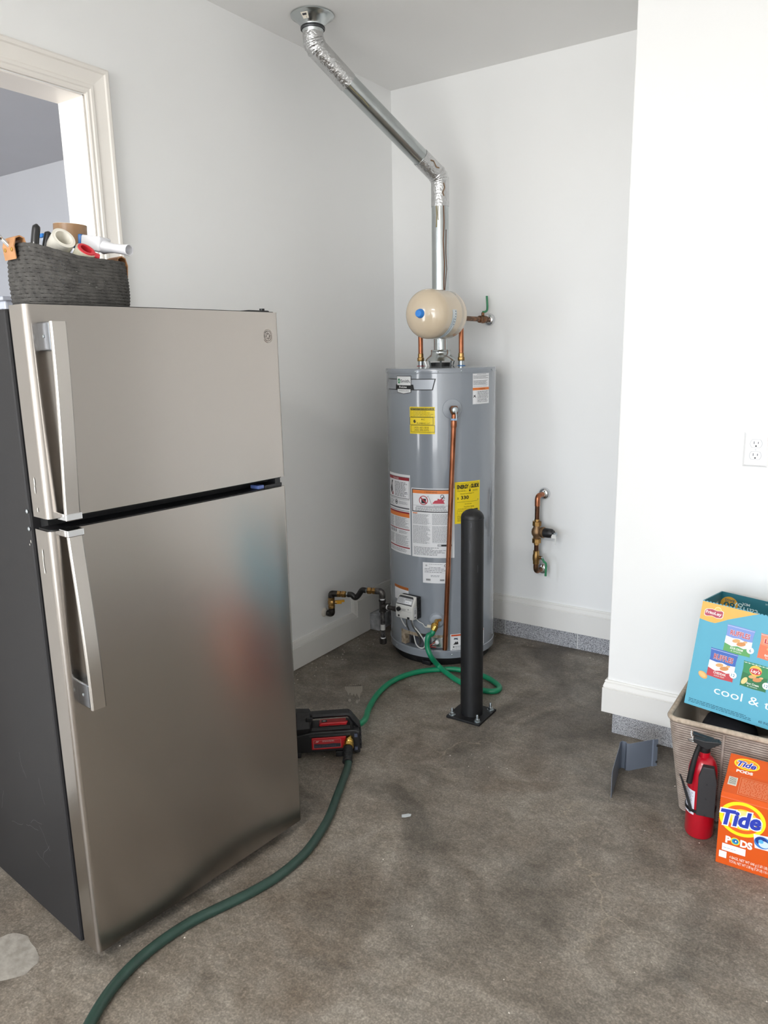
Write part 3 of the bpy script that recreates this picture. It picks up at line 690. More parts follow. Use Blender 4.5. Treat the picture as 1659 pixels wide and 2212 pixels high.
    MB().lathe([(HR - 0.004, 1.3705), (HR + 0.002, 1.3705), (HR + 0.0024, 1.372), (HR + 0.0024, 1.389), (HR + 0.0005, 1.3925), (HR - 0.01, 1.393), (0.10, 1.3985), (0.0, 1.3985)], (0, 0, 0), (0, 0, 1), 96, capa=False, capb=False).build('top_cap', M_HEATER, root, smooth=35)
    for th, z in ((-131, 1.380), (-86, 1.380), (-63, 1.380), (-40, 1.380), (2, 1.380), (-118, 0.060), (-50, 0.060), (-14, 0.060)):
        MB().lathe([(0.0036, 0), (0.0036, 0.001), (0.0012, 0.0026)], hs(th, z, HR + 0.0034), hs(th, 0, 1), 12).build('screw', M_ZINC, root, smooth=40)
    MB().box((0.03, -0.246, 0.0), (0.075, -0.232, 0.02)).build('stand_foot', M_BLACK, root, bevel=0.002)
    # ---- stickers
    W = mat('sticker_white', (238, 238, 240), 0.35); YL = mat('sticker_yellow', (240, 212, 30), 0.35)
    R1 = HR + 0.0004
    def sticker(nm, m, t0, t1, z0, z1): return curved_sheet(nm, m, root, t0, t1, z0, z1), math.radians(t1 - t0) * HR, z1 - z0, hlabel(t0, z0)
    BK = '#222226'; GY = '#8a8c92'; RD = '#9c2733'; OR = '#e8823a'
    # danger / safety sheet on the left
    s, w, h, fn = sticker('danger_label', W, -131.5, -94.0, 0.536, 0.914)
    p = Print(0.012)
    p.frame(0.002, h * 0.70, w - 0.004, h - 0.012, 0.0022, BK, 1); p.rect(0.004, h - 0.028, w - 0.006, h - 0.0145, RD, 1)
    p.text('! DANGER', w * 0.42, h - 0.0255, 0.008, '#e9dede', 2, al='C')
    p.poly([(0.022, h * 0.735), (0.040, h * 0.78), (0.034, h * 0.86), (0.044, h * 0.905), (0.030, h * 0.905), (0.026, h * 0.85), (0.014, h * 0.80)], '#4a4448', 2)
    p.poly([(0.030, h * 0.725), (0.048, h * 0.725), (0.044, h * 0.775), (0.036, h * 0.755)], '#93303c', 3)
    p.greek(0.062, h * 0.72, w - 0.010, h * 0.905, 11, '#55565c', 2)
    p.rect(0.0, h * 0.685, w - 0.004, h * 0.688, BK, 1); p.ring(w * 0.44, h * 0.645, 0.008, 0.011, BK, 2, sy=1); p.ell(w * 0.44, h * 0.645, 0.006, 0.005, '#55565c', 2)
    p.greek(w * 0.55, h * 0.625, w - 0.012, h * 0.665, 4, GY, 2); p.greek(0.004, h * 0.60, w * 0.34, h * 0.67, 4, GY, 2)
    p.rect(0.002, h * 0.572, w - 0.006, h * 0.588, '#55565c', 1); p.rect(0.002, h * 0.545, w - 0.006, h * 0.552, GY, 1)
    p.rect(0.004, h * 0.515, w - 0.006, h * 0.535, RD, 1); p.rect(0.004, h * 0.468, w - 0.006, h * 0.515, OR, 1)
    p.greek(0.006, h * 0.33, w * 0.30, h * 0.46, 12, '#77787e', 2); p.greek(w * 0.36, h * 0.33, w - 0.010, h * 0.46, 13, '#77787e', 2)
    p.rect(0.002, h * 0.308, w - 0.006, h * 0.318, RD, 1)
    for k in range(4): p.ell(0.016 + 0.0165 * k, h * 0.275, 0.004, 0.0075, '#55565c', 2); p.ell(0.016 + 0.0165 * k, h * 0.302, 0.003, 0.003, '#55565c', 2)
    p.greek(w * 0.55, h * 0.255, w * 0.9, h * 0.295, 4, GY, 2)
    p.greek(0.006, h * 0.115, w * 0.30, h * 0.235, 11, '#77787e', 2); p.greek(w * 0.36, h * 0.10, w - 0.010, h * 0.235, 13, '#77787e', 2)
    p.rect(0.002, h * 0.075, w - 0.006, h * 0.09, RD, 1); p.greek(0.01, h * 0.02, w - 0.02, h * 0.065, 3, GY, 2)
    p.build('label_print', s, fn)
    # flammable vapour sheet
    s, w, h, fn = sticker('warning_label', W, -92.4, -47.2, 0.534, 0.858)
    p = Print(0.012)
    p.frame(0.003, h * 0.66, w - 0.008, h - 0.004, 0.004, BK, 1); p.rect(0.007, h - 0.024, w - 0.012, h - 0.0085, OR, 1); p.text('! WARNING', w * 0.47, h - 0.0205, 0.008, '#7a3c18', 2, al='C')
    cx, cy = w * 0.30, h * 0.83
    p.rect(cx - 0.010, cy - 0.014, cx + 0.012, cy + 0.008, BK, 2); p.ring(cx, cy, 0.018, 0.0215, '#b3303e', 3); p.poly([(cx - 0.016, cy + 0.011), (cx - 0.012, cy + 0.015), (cx + 0.016, cy - 0.011), (cx + 0.012, cy - 0.015)], '#b3303e', 3)
    fx = w * 0.50; p.poly([(fx, cy - 0.014), (fx + 0.058, cy - 0.014), (fx + 0.052, cy - 0.004), (fx + 0.058, cy + 0.003), (fx + 0.046, cy + 0.003), (fx + 0.050, cy + 0.016), (fx + 0.036, cy + 0.006), (fx + 0.026, cy + 0.010), (fx + 0.024, cy + 0.002), (fx + 0.012, cy)], '#c23a4e', 2)
    p.ring(fx + 0.046, cy + 0.020, 0.006, 0.0085, BK, 3); p.ring(fx + 0.052, cy + 0.013, 0.004, 0.006, BK, 3)
    p.line([(cx + 0.012, cy + 0.006), (cx + 0.022, cy + 0.022), (cx + 0.030, cy + 0.004), (fx - 0.002, cy - 0.018), (fx + 0.055, cy - 0.020)], 0.0014, '#66676c', 2)
    p.text('Flammable Vapors', fx + 0.008, cy - 0.0265, 0.0042, '#4a4b50', 2)
    p.rect(0.01, h * 0.752, w - 0.012, h * 0.755, GY, 1); p.rect(w * 0.12, h * 0.735, w * 0.80, h * 0.742, '#55565c', 2); p.greek(0.02, h * 0.675, w - 0.02, h * 0.728, 4, '#55565c', 2)
    p.rect(0.006, h * 0.635, 0.030, h * 0.648, OR, 2)
    p.greek(0.006, h * 0.48, w * 0.46, h * 0.632, 15, '#7a7b80', 2); p.greek(w * 0.50, h * 0.48, w - 0.012, h * 0.645, 16, '#7a7b80', 2)
    p.greek(0.006, h * 0.20, w * 0.46, h * 0.465, 24, '#7a7b80', 2); p.greek(w * 0.50, h * 0.22, w - 0.012, h * 0.465, 22, '#7a7b80', 2)
    p.rect(w * 0.62, h * 0.170, w - 0.012, h * 0.198, BK, 2); p.rect(w * 0.63, h * 0.174, w * 0.70, h * 0.194, '#d5d6da', 3)
    p.greek(0.01, h * 0.03, w - 0.02, h * 0.155, 7, '#7a7b80', 2, ragged=0.5)
    p.build('label_print', s, fn)
    # yellow energy guide
    s, w, h, fn = sticker('energy_label', YL, -46.8, -17.4, 0.693, 0.886)
    p = Print(0.012); K = '#1c1b12'; k2 = '#5c5418'
    p.rect(0.01, h * 0.955, w * 0.95, h * 0.962, k2, 1)
    p.text('ENERGY', w * 0.08, h * 0.840, 0.017, K, 2, w=w * 0.44, offset=0.055); p.text('GUIDE', w * 0.60, h * 0.845, 0.017, K, 2, w=w * 0.35, offset=0.055)
    p.rect(w * 0.555, h * 0.80, w * 0.575, h * 0.90, K, 2); p.poly([(w * 0.52, h * 0.80), (w * 0.565, h * 0.745), (w * 0.61, h * 0.80)], K, 2)
    p.greek(w * 0.09, h * 0.765, w * 0.46, h * 0.805, 2, k2, 2); p.greek(w * 0.68, h * 0.755, w * 0.92, h * 0.80, 3, k2, 2)
    p.text('Estimated Yearly Energy Cost', w * 0.20, h * 0.705, 0.0052, K, 2, w=w * 0.54)
    p.text('$', w * 0.09, h * 0.59, 0.009, K, 2, offset=0.02); p.text('330', w * 0.22, h * 0.585, 0.0155, K, 2, w=w * 0.30, offset=0.03)
    p.rect(w * 0.10, h * 0.515, w * 0.92, h * 0.52, K, 2); p.rect(w * 0.10, h * 0.50, w * 0.105, h * 0.53, K, 2); p.poly([(w * 0.89, h * 0.555), (w * 0.93, h * 0.555), (w * 0.91, h * 0.53)], K, 2)
    p.greek(w * 0.36, h * 0.455, w * 0.72, h * 0.475, 1, k2, 2); p.text('First Hour Rating', w * 0.34, h * 0.385, 0.0058, K, 2, w=w * 0.40); p.greek(w * 0.10, h * 0.345, w * 0.78, h * 0.365, 1, k2, 2)
    p.frame(w * 0.09, h * 0.235, w * 0.92, h * 0.325, 0.0009, K, 2); p.rect(w * 0.74, h * 0.265, w * 0.90, h * 0.335, K, 3); p.greek(w * 0.12, h * 0.28, w * 0.66, h * 0.30, 1, k2, 3)
    p.greek(w * 0.09, h * 0.05, w * 0.85, h * 0.20, 6, k2, 2)
    p.build('label_print', s, fn)
    # rating plate
    s, w, h, fn = sticker('rating_label', W, -80.2, -52.0, 0.412, 0.511)
    p = Print(0.012); p.text('*', w * 0.10, h * 0.74, 0.016, BK, 2); p.ring(w * 0.84, h * 0.86, 0.004, 0.006, BK, 2); p.greek(w * 0.24, h * 0.90, w * 0.76, h * 0.94, 1, GY, 2); p.greek(w * 0.24, h * 0.74, w * 0.76, h * 0.79, 1, '#55565c', 2)
    for r in range(3): p.rect(w * 0.06, h * (0.50 + 0.08 * r), w * 0.95, h * (0.505 + 0.08 * r), GY, 1); p.greek(w * 0.07, h * (0.515 + 0.08 * r), w * 0.93, h * (0.565 + 0.08 * r), 1, '#66676c', 2)
    p.greek(w * 0.30, h * 0.30, w * 0.66, h * 0.40, 2, '#77787e', 2)
    for k in range(12): p.rect(w * (0.12 + 0.014 * k), h * 0.12, w * (0.12 + 0.014 * k + 0.004 + 0.004 * (k % 3)), h * 0.21, BK, 2); p.rect(w * (0.64 + 0.014 * k), h * 0.12, w * (0.64 + 0.014 * k + 0.008), h * 0.20, BK, 2)
    p.build('label_print', s, fn)
    # plumber's yellow sticker
    s, w, h, fn = sticker('plumber_label', YL, -93.2, -66.4, 1.105, 1.2255)
    p = Print(0.012); K = '#4a4210'
    p.rect(w * 0.03, h * 0.885, w * 0.97, h * 0.965, K, 1); p.text('WHAT TO DO IF YOUR WATER HEATER LEAKS', w * 0.05, h * 0.90, 0.0058, '#e8d640', 2, w=w * 0.9)
    p.frame(w * 0.04, h * 0.62, w * 1.04, h * 0.885, 0.0016, K, 1)
    for k, t in enumerate(('1. Turn off cold water inlet valve.', '2. Turn off gas supply if gas water heater.', '3. Turn off power supply if electric water heater.', '4. Attach hose to drain valve and drain tank.')):
        p.text(t, w * 0.10, h * (0.825 - 0.055 * k), 0.0042, '#3a340c', 2, w=w * (0.58, 0.72, 0.85, 0.76)[k])
    p.frame(w * -0.0, h * 0.335, w * 0.94, h * 0.62, 0.0016, K, 1); p.text('M C', w * 0.55, h * 0.515, 0.0066, '#2a2608', 2, al='C'); p.text('PLUMBING, LLC', w * 0.30, h * 0.37, 0.0066, '#2a2608', 2, w=w * 0.52)
    p.poly([(w * 0.15, h * 0.47), (w * 0.19, h * 0.53), (w * 0.24, h * 0.52), (w * 0.23, h * 0.46), (w * 0.27, h * 0.50), (w * 0.25, h * 0.42), (w * 0.19, h * 0.40)], '#3a340c', 2)
    p.frame(w * 0.04, h * 0.06, w * 1.0, h * 0.325, 0.0016, K, 1); p.text('(423) 421-1818', w * 0.20, h * 0.205, 0.0078, '#3a340c', 2, w=w * 0.56); p.text('(423) 595-5375', w * 0.20, h * 0.115, 0.0078, '#3a340c', 2, w=w * 0.56)
    p.p = [(([(min(max(a, 0), w), c) for a, c in v]), f, col, l) for v, f, col, l in p.p]
    p.build('label_print', s, fn)
    # white caution sheet top right, and the one low down beside the bollard
    s, w, h, fn = sticker('caution_label', W, -27.3, -3.0, 1.231, 1.3665)
    p = Print(0.012); p.frame(0.001, 0.001, w - 0.001, h - 0.001, 0.0007, GY, 1); p.greek(w * 0.22, h * 0.955, w * 0.8, h * 0.985, 1, '#55565c', 2); p.greek(w * 0.04, h * 0.82, w * 0.97, h * 0.94, 5, '#55565c', 2); p.greek(w * 0.04, h * 0.62, w * 0.97, h * 0.78, 6, '#55565c', 2)
    p.rect(0, h * 0.455, w, h * 0.54, OR, 1); p.text('! WARNING', w * 0.5, h * 0.475, 0.006, '#8a3c10', 2, al='C'); p.greek(w * 0.04, h * 0.565, w * 0.9, h * 0.595, 1, GY, 2)
    p.rect(w * 0.19, h * 0.02, w * 0.195, h * 0.44, GY, 1); p.line([(w * 0.04, h * 0.22), (w * 0.10, h * 0.29), (w * 0.16, h * 0.22)], 0.003, BK, 2); p.line([(w * 0.05, h * 0.30), (w * 0.10, h * 0.25), (w * 0.14, h * 0.31)], 0.0022, BK, 2)
    p.greek(w * 0.25, h * 0.05, w * 0.95, h * 0.43, 10, '#55565c', 2)
    p.build('label_print', s, fn)
    s, w, h, fn = sticker('flammable_label', W, -51.6, -9.0, 0.080, 0.161)
    p = Print(0.012); p.rect(0.004, h * 0.87, w - 0.003, h * 0.97, '#d0562e', 1); p.frame(0.004, h * 0.32, w * 0.27, h * 0.83, 0.0006, GY, 1); p.line([(w * 0.09, h * 0.68), (w * 0.13, h * 0.74), (w * 0.19, h * 0.66)], 0.005, '#26435c', 2); p.line([(w * 0.10, h * 0.76), (w * 0.14, h * 0.68), (w * 0.18, h * 0.76)], 0.003, BK, 2)
    p.poly([(w * 0.07, h * 0.36), (w * 0.20, h * 0.36), (w * 0.20, h * 0.46), (w * 0.17, h * 0.56), (w * 0.15, h * 0.47), (w * 0.13, h * 0.55), (w * 0.11, h * 0.46)], BK, 2); p.poly([(w * 0.05, h * 0.21), (w * 0.10, h * 0.27), (w * 0.10, h * 0.15)], BK, 2)
    p.greek(w * 0.30, h * 0.34, w * 0.95, h * 0.82, 10, '#66676c', 2); p.greek(w * 0.12, h * 0.14, w * 0.95, h * 0.28, 3, '#66676c', 2); p.greek(w * 0.04, h * 0.03, w * 0.95, h * 0.11, 2, '#66676c', 2)
    p.build('label_print', s, fn)
    s, w, h, fn = sticker('lighting_label', W, -122.0, -98.0, 0.30, 0.372)
    p = Print(0.012); p.rect(0, h * 0.80, w, h, '#b8682c', 1); p.build('label_print', s, fn)
    # maker's plate
    w = math.radians(63.0) * HR; fn = hlabel(-129.0, 1.2985); p = Print(0.010); h = 0.05; BKk = '#1b1c1e'
    b = MB()
    for q in slices([(0, 0), (w * 0.965, 0), (w * 1.012, h), (0, h)], 0.010): b.add([fn(x, y, 0.0004) for x, y in q], [tuple(range(len(q)))])
    s = b.build('maker_plate', mat('silver_foil', (176, 180, 186), 0.5, 0.7, var=0.06, vscale=3), root)
    p.rect(0, h - 0.0035, w * 1.0, h, BKk, 1); p.rect(0, 0, w * 0.965, 0.0035, BKk, 1)
    p.poly([(w * 0.965, 0.0), (w * 1.012, h), (w * 0.995, h), (w * 0.948, 0.0)], BKk, 2)
    c = w * 0.452
    p.poly([(c - 0.054, -0.0005), (c + 0.058, -0.0005), (c + 0.053, 0.0245), (c - 0.052, 0.0245)], BKk, 2)
    p.poly([(c - 0.043, -0.011), (c, -0.0175), (c + 0.042, -0.011), (c + 0.042, 0.002), (c - 0.043, 0.002)], BKk, 2)
    p.poly([(c - 0.045, 0.020), (c + 0.043, 0.020), (c + 0.043, 0.063), (c - 0.045, 0.063)], BKk, 3)
    p.poly([(c - 0.0425, 0.0215), (c + 0.0405, 0.0215), (c + 0.0405, 0.0605), (c - 0.0425, 0.0605)], '#e6e7e8', 4)
    p.poly([(c - 0.040, -0.009), (c, -0.015), (c + 0.039, -0.009), (c + 0.039, 0.004), (c - 0.040, 0.004)], '#e6e7e8', 4)
    p.ell(c - 0.029, 0.040, 0.0092, 0.0112, '#2f7f56', 5); p.text('AO', c - 0.0365, 0.035, 0.010, '#e8efe9', 6, w=0.015, offset=0.01); p.text('Smith.', c - 0.018, 0.0335, 0.0135, '#34363c', 5, w=0.056, offset=0.012)
    p.text('ProLine', c - 0.028, 0.0095, 0.0088, '#eceded', 5, w=0.046, offset=0.02); p.text('COMMERCIAL GRADE', c - 0.033, -0.0055, 0.0046, '#44464c', 5, w=0.064)
    p.build('plate_print', s, fn)
    # rub marks low on the right flank
    for pts, wd, col in (([(0, 0.86), (0.002, 0.80), (0.001, 0.70), (0.003, 0.60), (0.001, 0.52)], 0.004, '#8a9098'), ([(-0.008, 0.80), (-0.010, 0.74), (-0.007, 0.70)], 0.010, '#7c828b'), ([(0.002, 0.60), (0.004, 0.55), (0.003, 0.48)], 0.008, '#7e848d')):
        p = Print(); p.line(pts, wd, col, 1); p.build('rub_mark', root, lambda x, y, d: hs(6.0 + math.degrees(x / HR), y, HR + d), d0=0.0001)
    # ---- relief valve and its copper discharge pipe
    tv = -49.3
    esc = MB().lathe([(0.044, 0.0), (0.043, 0.002), (0.020, 0.006), (0.014, 0.006)], hs(tv, 1.215, HR), hs(tv, 0, 1), 40, capb=False).build('clear_escutcheon', mat('clear_plastic', (152, 158, 166), 0.2, coat=0.4), root, smooth=40)
    o = hs(tv, 1.215, 0.298)
    vb = MB().cyl(hs(tv, 1.215, HR + 0.003), o, 0.012, m=None).lathe([(0.013, -0.020), (0.0165, -0.012), (0.0165, 0.010), (0.013, 0.016)], o, (0, 0, 1), 24).build('relief_valve', mat('valve_copper', (150, 102, 74), 0.4, 1.0, var=0.2, vscale=50), root, smooth=40)
    MB().lathe([(0.0, 0.0), (0.0145, 0.0), (0.0145, 0.010), (0.012, 0.016), (0.004, 0.018)], o + hs(tv, 0, 0.010), hs(tv, 0, 1), 28).build('valve_cap', M_ZINC, vb, smooth=35)
    q = o + hs(tv, 0, 0.028)
    MB().tube([q + Vector((0, 0, 0.004)), q + hs(tv + 20, -0.010, 0.004), q + hs(tv + 30, -0.030, 0.006), q + hs(tv + 20, -0.045, 0.004)], 0.0022, 8).build('test_lever', M_ZINC, vb, smooth=50)
    MB().lathe([(0.0145, 0), (0.0145, 0.008)], o - Vector((0, 0, 0.046)), (0, 0, 1), 20).build('warning_collar', mat('pale_blue_band', (150, 180, 214), 0.5), vb)
    p0 = o - Vector((0, 0, 0.018)); p1 = hs(-57.7, 0.098, 0.288)
    d = (p1 - p0)
    dp = MB().cyl(p0, p1, 0.0112, seg=24).build('discharge_pipe', M_COPPER, root, smooth=40)
    MB().lathe([(0.0128, 0), (0.0135, 0.004), (0.0135, 0.022), (0.0128, 0.028)], p0 + d * 0.028, d, 24).build('pipe_coupling', M_COPPER, dp, smooth=40)
    # ---- drain valve
    td = -65.6; z = 0.232
    MB().lathe([(0.038, 0.0), (0.037, 0.004), (0.030, 0.012), (0.020, 0.014)], hs(td, z, HR - 0.001), hs(td, 0, 1), 36).build('drain_escutcheon', mat('grey_plastic', (158, 164, 172), 0.35), root, smooth=35)
    dv = MB().cyl(hs(td, z, HR + 0.01), hs(td, z - 0.004, HR + 0.048), 0.011).lathe([(0.010, 0), (0.014, 0.004), (0.0155, 0.010), (0.0155, 0.024), (0.0135, 0.030)], hs(td - 1.0, z + 0.002, HR + 0.045), hs(td - 14, -0.42, 0.25), 24).build('drain_valve', M_BRASS_NEW, root, smooth=40)
    MB().obox(hs(td + 3, z + 0.012, HR + 0.032), hs(td + 60, 0.3, 1), (0, 0, 1), hs(td - 30, 0, 1), (0.010, 0.006, 0.002)).build('valve_handle', M_BRASS, dv, bevel=0.001)
    # ---- gas control valve
    tg = -94.0; g = hs(tg, 0.0, 1.0); ex = hs(tg + 90, 0.0, 1.0); up = Vector((0, 0, 1))
    gc = hs(tg, 0.293, HR + 0.002)
    MB().obox(gc + g * 0.014 + ex * 0.006, ex, up, g, (0.050, 0.052, 0.013)).build('valve_bracket', M_BLACK, root, bevel=0.002)
    for k in range(5): MB().obox(gc + g * 0.018 + ex * 0.0565 + up * (0.036 - 0.018 * k), ex, up, g, (0.0025, 0.005, 0.009)).build('bracket_fin', M_BLACK, root)




    # body: lower box and sloped upper face
    side = [(0.022, -0.056), (0.060, -0.052), (0.062, -0.010), (0.060, 0.012), (0.034, 0.054), (0.022, 0.056)]
    gvb = MB().prism(side, gc - ex * 0.050, g, up, -0.100).build('gas_control', mat('ivory_plastic', (214, 213, 208), 0.4, bump=0.05, bscale=200), root, bevel=0.006, bseg=3, smooth=40)
    if True:
        MB().lathe([(0.0105, 0), (0.0105, 0.010), (0.009, 0.012)], gc + g * 0.061 - ex * 0.028 - up * 0.006, g, 24).build('dial', M_BLACK, gvb, smooth=40)
        MB().obox(gc + g * 0.0615 - ex * 0.030 - up * 0.040, ex, up, g, (0.004, 0.0045, 0.001)).build('port', M_BLACK, gvb)
        MB().obox(gc + g * 0.0615 + ex * 0.025 - up * 0.044, ex, up, g, (0.006, 0.005, 0.001)).build('port', M_BLACK, gvb)
        sl = Vector((0.034 - 0.060, 0.054 - 0.012)).normalized()
        su = (g * sl.x + up * sl.y); sn = su.cross(ex); sn = sn if sn.dot(g) > 0 else -sn; so = gc + g * 0.060 + up * 0.012
        p = Print(); p.poly([(-0.045, 0.002), (0.043, 0.002), (0.041, 0.038), (0.036, 0.046), (-0.036, 0.046), (-0.042, 0.040)], '#3a3a3c', 1); p.poly([(-0.0435, 0.0065), (0.0415, 0.0065), (0.0395, 0.036), (-0.0405, 0.036)], '#c9cacc', 2)
        p.greek(-0.040, 0.010, -0.004, 0.034, 9, '#6c6d70', 3); p.rect(-0.000, 0.010, 0.036, 0.024, '#f0f0f2', 3); p.greek(0.004, 0.014, 0.034, 0.018, 1, '#5c6c84', 4); p.greek(-0.002, 0.026, 0.036, 0.034, 3, '#6c6d70', 3)
        p.build('rating_print', gvb, lambda x, y, d: so + ex * x + su * (y + 0.002) + sn * (d + 0.0006))
        fo = gc + g * 0.0618; p = Print(); p.text('Honeywell', -0.046, 0.0045, 0.004, '#66676a', 1); p.greek(-0.018, -0.012, 0.016, -0.001, 3, '#66676a', 1); p.ring(0.026, -0.001, 0.0015, 0.003, '#4a4b4e', 1); p.line([(-0.044, -0.022), (-0.020, -0.022), (-0.010, -0.013), (0.045, -0.013)], 0.0008, '#8c8d8e', 1)
        p.build('face_print', gvb, lambda x, y, d: fo + ex * x + up * y + g * (d + 0.0003))
        p = Print(); p.rect(0.028, -0.046, 0.054, 0.010, '#eaeaec', 1); p.greek(0.031, 0.0, 0.051, 0.008, 3, '#66676c', 2)
        for k in range(9): p.rect(0.034, -0.024 + 0.0025 * k, 0.049, -0.0228 + 0.0025 * k, '#44454a', 2)
        p.rect(0.036, -0.044, 0.048, -0.037, '#66676c', 2)
        p.build('side_print', gvb, lambda x, y, d: gc + ex * (0.0505 + d) + g * x + up * y)
    MB().cyl(gc + g * 0.040 - ex * 0.049 + up * -0.022, gc + g * 0.040 - ex * 0.072 + up * -0.022, 0.0125).build('gas_inlet', M_IRON, root, smooth=40)
    return gc + g * 0.040 - ex * 0.072 + up * -0.022 + HC, -ex
GIN, GDIR = heater()

# ---------------------------------------------------------------- flue pipe
def flue():
    fx, fy = 0.231, -0.902
    root = thing('vent_pipe', 'galvanised vent pipe slanting from the water heater up to the ceiling', 'vent pipe', (HC.x, HC.y, 1.399))
    off = (HC.x, HC.y, 1.399)
    top = Vector((fx, fy, 2.632)); bot = Vector((HC.x, HC.y, 2.226)); d = (top - bot).normalized()
    fl = MB().lathe([(0.036, 2.668), (0.043, 2.690), (0.0445, 2.704), (0.050, 2.711), (0.062, 2.722), (0.072, 2.731), (0.081, 2.735), (0.084, 2.738), (0.084, 2.7425), (0.03, 2.7425)], (fx, fy, 0), (0, 0, 1), 56, capa=True, capb=False).build('ceiling_flange', M_GALV, root, smooth=35, off=off)
    MB().lathe([(0.045, 2.689), (0.0475, 2.692), (0.0475, 2.699), (0.045, 2.702)], (fx, fy, 0), (0, 0, 1), 40, capa=False, capb=False).build('collar_ring', mat('dark_band', (92, 94, 96), 0.4, 0.9, var=0.3, vscale=60), fl, smooth=40, off=off)
    # price sticker on the flange cone
    c0 = Vector((fx, fy, 2.7225)); a0 = math.atan2(CAM.y - fy, CAM.x - fx) - 0.45
    def cone(x, y, dd):
        t = a0 + x / 0.062; r = 0.0625 + y * 0.80 + dd * 0.6; return Vector((fx + r * math.cos(t), fy + r * math.sin(t), 2.7225 + y * 0.72 - dd * 0.8)) - Vector(off)
    p = Print(); p.rect(-0.013, -0.011, 0.013, 0.012, '#e6dfd0', 1); p.rect(-0.009, 0.0, 0.007, 0.007, '#3c3c40', 2); p.text('2', 0.002, -0.009, 0.006, '#3c3c40', 2); p.build('price_sticker', fl, cone, d0=0.001)
    # foil-wrapped elbow at the ceiling: three gores
    def gore(pts, r, nm, m, n=5):
        path = bend(pts, 0.05, n); b = MB(); rg = random.Random(len(pts) + int(r * 1e4)); b.tube(path, r, 32); o = b.build(nm, m, root, smooth=50, off=off); return o, path
    e1, path = gore([(fx, fy, 2.700), (fx, fy, 2.640), top - d * 0.185], 0.0400, 'upper_elbow', M_FOIL, 10)
    for t in (0.06, 0.40, 0.62, 0.85):
        i = int(t * (len(path) - 2)); dd = (path[i + 1] - path[i]).normalized()
        MB().lathe([(0.040, -0.006), (0.0425, -0.003), (0.0425, 0.003), (0.040, 0.006)], path[i], dd, 32, capa=False, capb=False).build('elbow_seam', M_FOIL, e1, smooth=50, off=off)
    MB().cyl(top - d * 0.150, bot + d * 0.115, 0.0375, seg=40).build('slanted_pipe', M_GALV, root, smooth=40, off=off)
    e2, path = gore([bot + d * 0.130, bot, bot - Vector((0, 0, 0.125))], 0.0400, 'lower_elbow', M_FOIL, 10)
    for t in (0.25, 0.5, 0.75):
        i = int(t * (len(path) - 2)); dd = (path[i + 1] - path[i]).normalized()
        MB().lathe([(0.040, -0.006), (0.042, -0.003), (0.042, 0.003), (0.040, 0.006)], path[i], dd, 32, capa=False, capb=False).build('elbow_seam', M_FOIL, e2, smooth=50, off=off)
    MB().cyl((HC.x, HC.y, 1.70), (HC.x, HC.y, 2.112), 0.0385, seg=40).build('riser_pipe', M_GALV, root, smooth=40, off=off)
    MB().cyl((HC.x, HC.y, 1.468), (HC.x, HC.y, 1.705), 0.0325, seg=40).build('hood_pipe', M_GALV, root, smooth=40, off=off)
    hd = MB().lathe([(0.0705, 1.4215), (0.0715, 1.4215), (0.068, 1.431), (0.056, 1.444), (0.048, 1.452), (0.046, 1.462), (0.0475, 1.466), (0.0455, 1.472), (0.034, 1.473)], (HC.x, HC.y, 0), (0, 0, 1), 48, capa=True, capb=False).build('draft_hood', M_GALV, root, smooth=35, off=off)
    MB().lathe([(0.052, 1.3985), (0.052, 1.404), (0.049, 1.404), (0.049, 1.4135), (0.044, 1.4135)], (HC.x, HC.y, 0), (0, 0, 1), 40).build('flue_collar', M_BLACK, hd, smooth=35, off=off)
    for a in (-150, -105, -60, -20, 60, 120):
        t = math.radians(a); c = Vector((HC.x, HC.y, 0)); u = Vector((math.cos(t), math.sin(t), 0)); v = Vector((-u.y, u.x, 0))
        MB().obox(c + u * 0.0715 + Vector((0, 0, 1.411)), v, u + Vector((0, 0, -0.35)), Vector((0, 0, 1)) + u * 0.35, (0.004, 0.0012, 0.0125)).build('hood_leg', M_GALV, hd, off=off)
    # rust runs
    def run(nm, pts, w, col, o, axis, r):
        axis = Vector(axis).normalized(); a = Vector((0.62, -0.78, 0)); a = (a - axis * a.dot(axis)).normalized(); b = axis.cross(a)
        p = Print(); p.line(pts, w, col, 1)
        p.build(nm, root, lambda x, y, dd: Vector(o) + axis * y + (a * math.cos(x / r) + b * math.sin(x / r)) * (r + dd) - Vector(off))
    vz = (0, 0, 1)
    run('rust_streak', [(0.010, 0.412), (0.012, 0.33), (0.008, 0.25), (0.014, 0.15), (0.010, 0.06), (0.012, 0.0)], 0.0045, '#7a5236', (HC.x, HC.y, 1.70), vz, 0.0388)
    run('rust_streak', [(0.024, 0.30), (0.022, 0.2), (0.027, 0.13), (0.018, 0.06), (0.012, 0.02)], 0.003, '#6e4630', (HC.x, HC.y, 1.70), vz, 0.0388)
    run('rust_streak', [(-0.024, 0.412), (-0.021, 0.36), (-0.024, 0.31)], 0.005, '#8c8058', (HC.x, HC.y, 1.70), vz, 0.0388)
    run('rust_streak', [(-0.014, 0.412), (-0.016, 0.375), (-0.014, 0.34)], 0.004, '#857a54', (HC.x, HC.y, 1.70), vz, 0.0388)
    L = (top - bot).length
    run('rust_streak', [(-0.012, L - 0.155), (-0.016, L - 0.21), (-0.014, L - 0.26), (-0.018, L - 0.30)], 0.003, '#86805e', bot, d, 0.0377)
    run('rust_streak', [(0.012, 0.10), (0.020, 0.085), (0.008, 0.06), (0.016, 0.045)], 0.005, '#86684a', bot, d, 0.0404)
    run('rust_streak', [(0.010, -0.03), (0.016, -0.05), (0.006, -0.07), (0.012, -0.085)], 0.005, '#80644a', bot, vz, 0.0404)
flue()

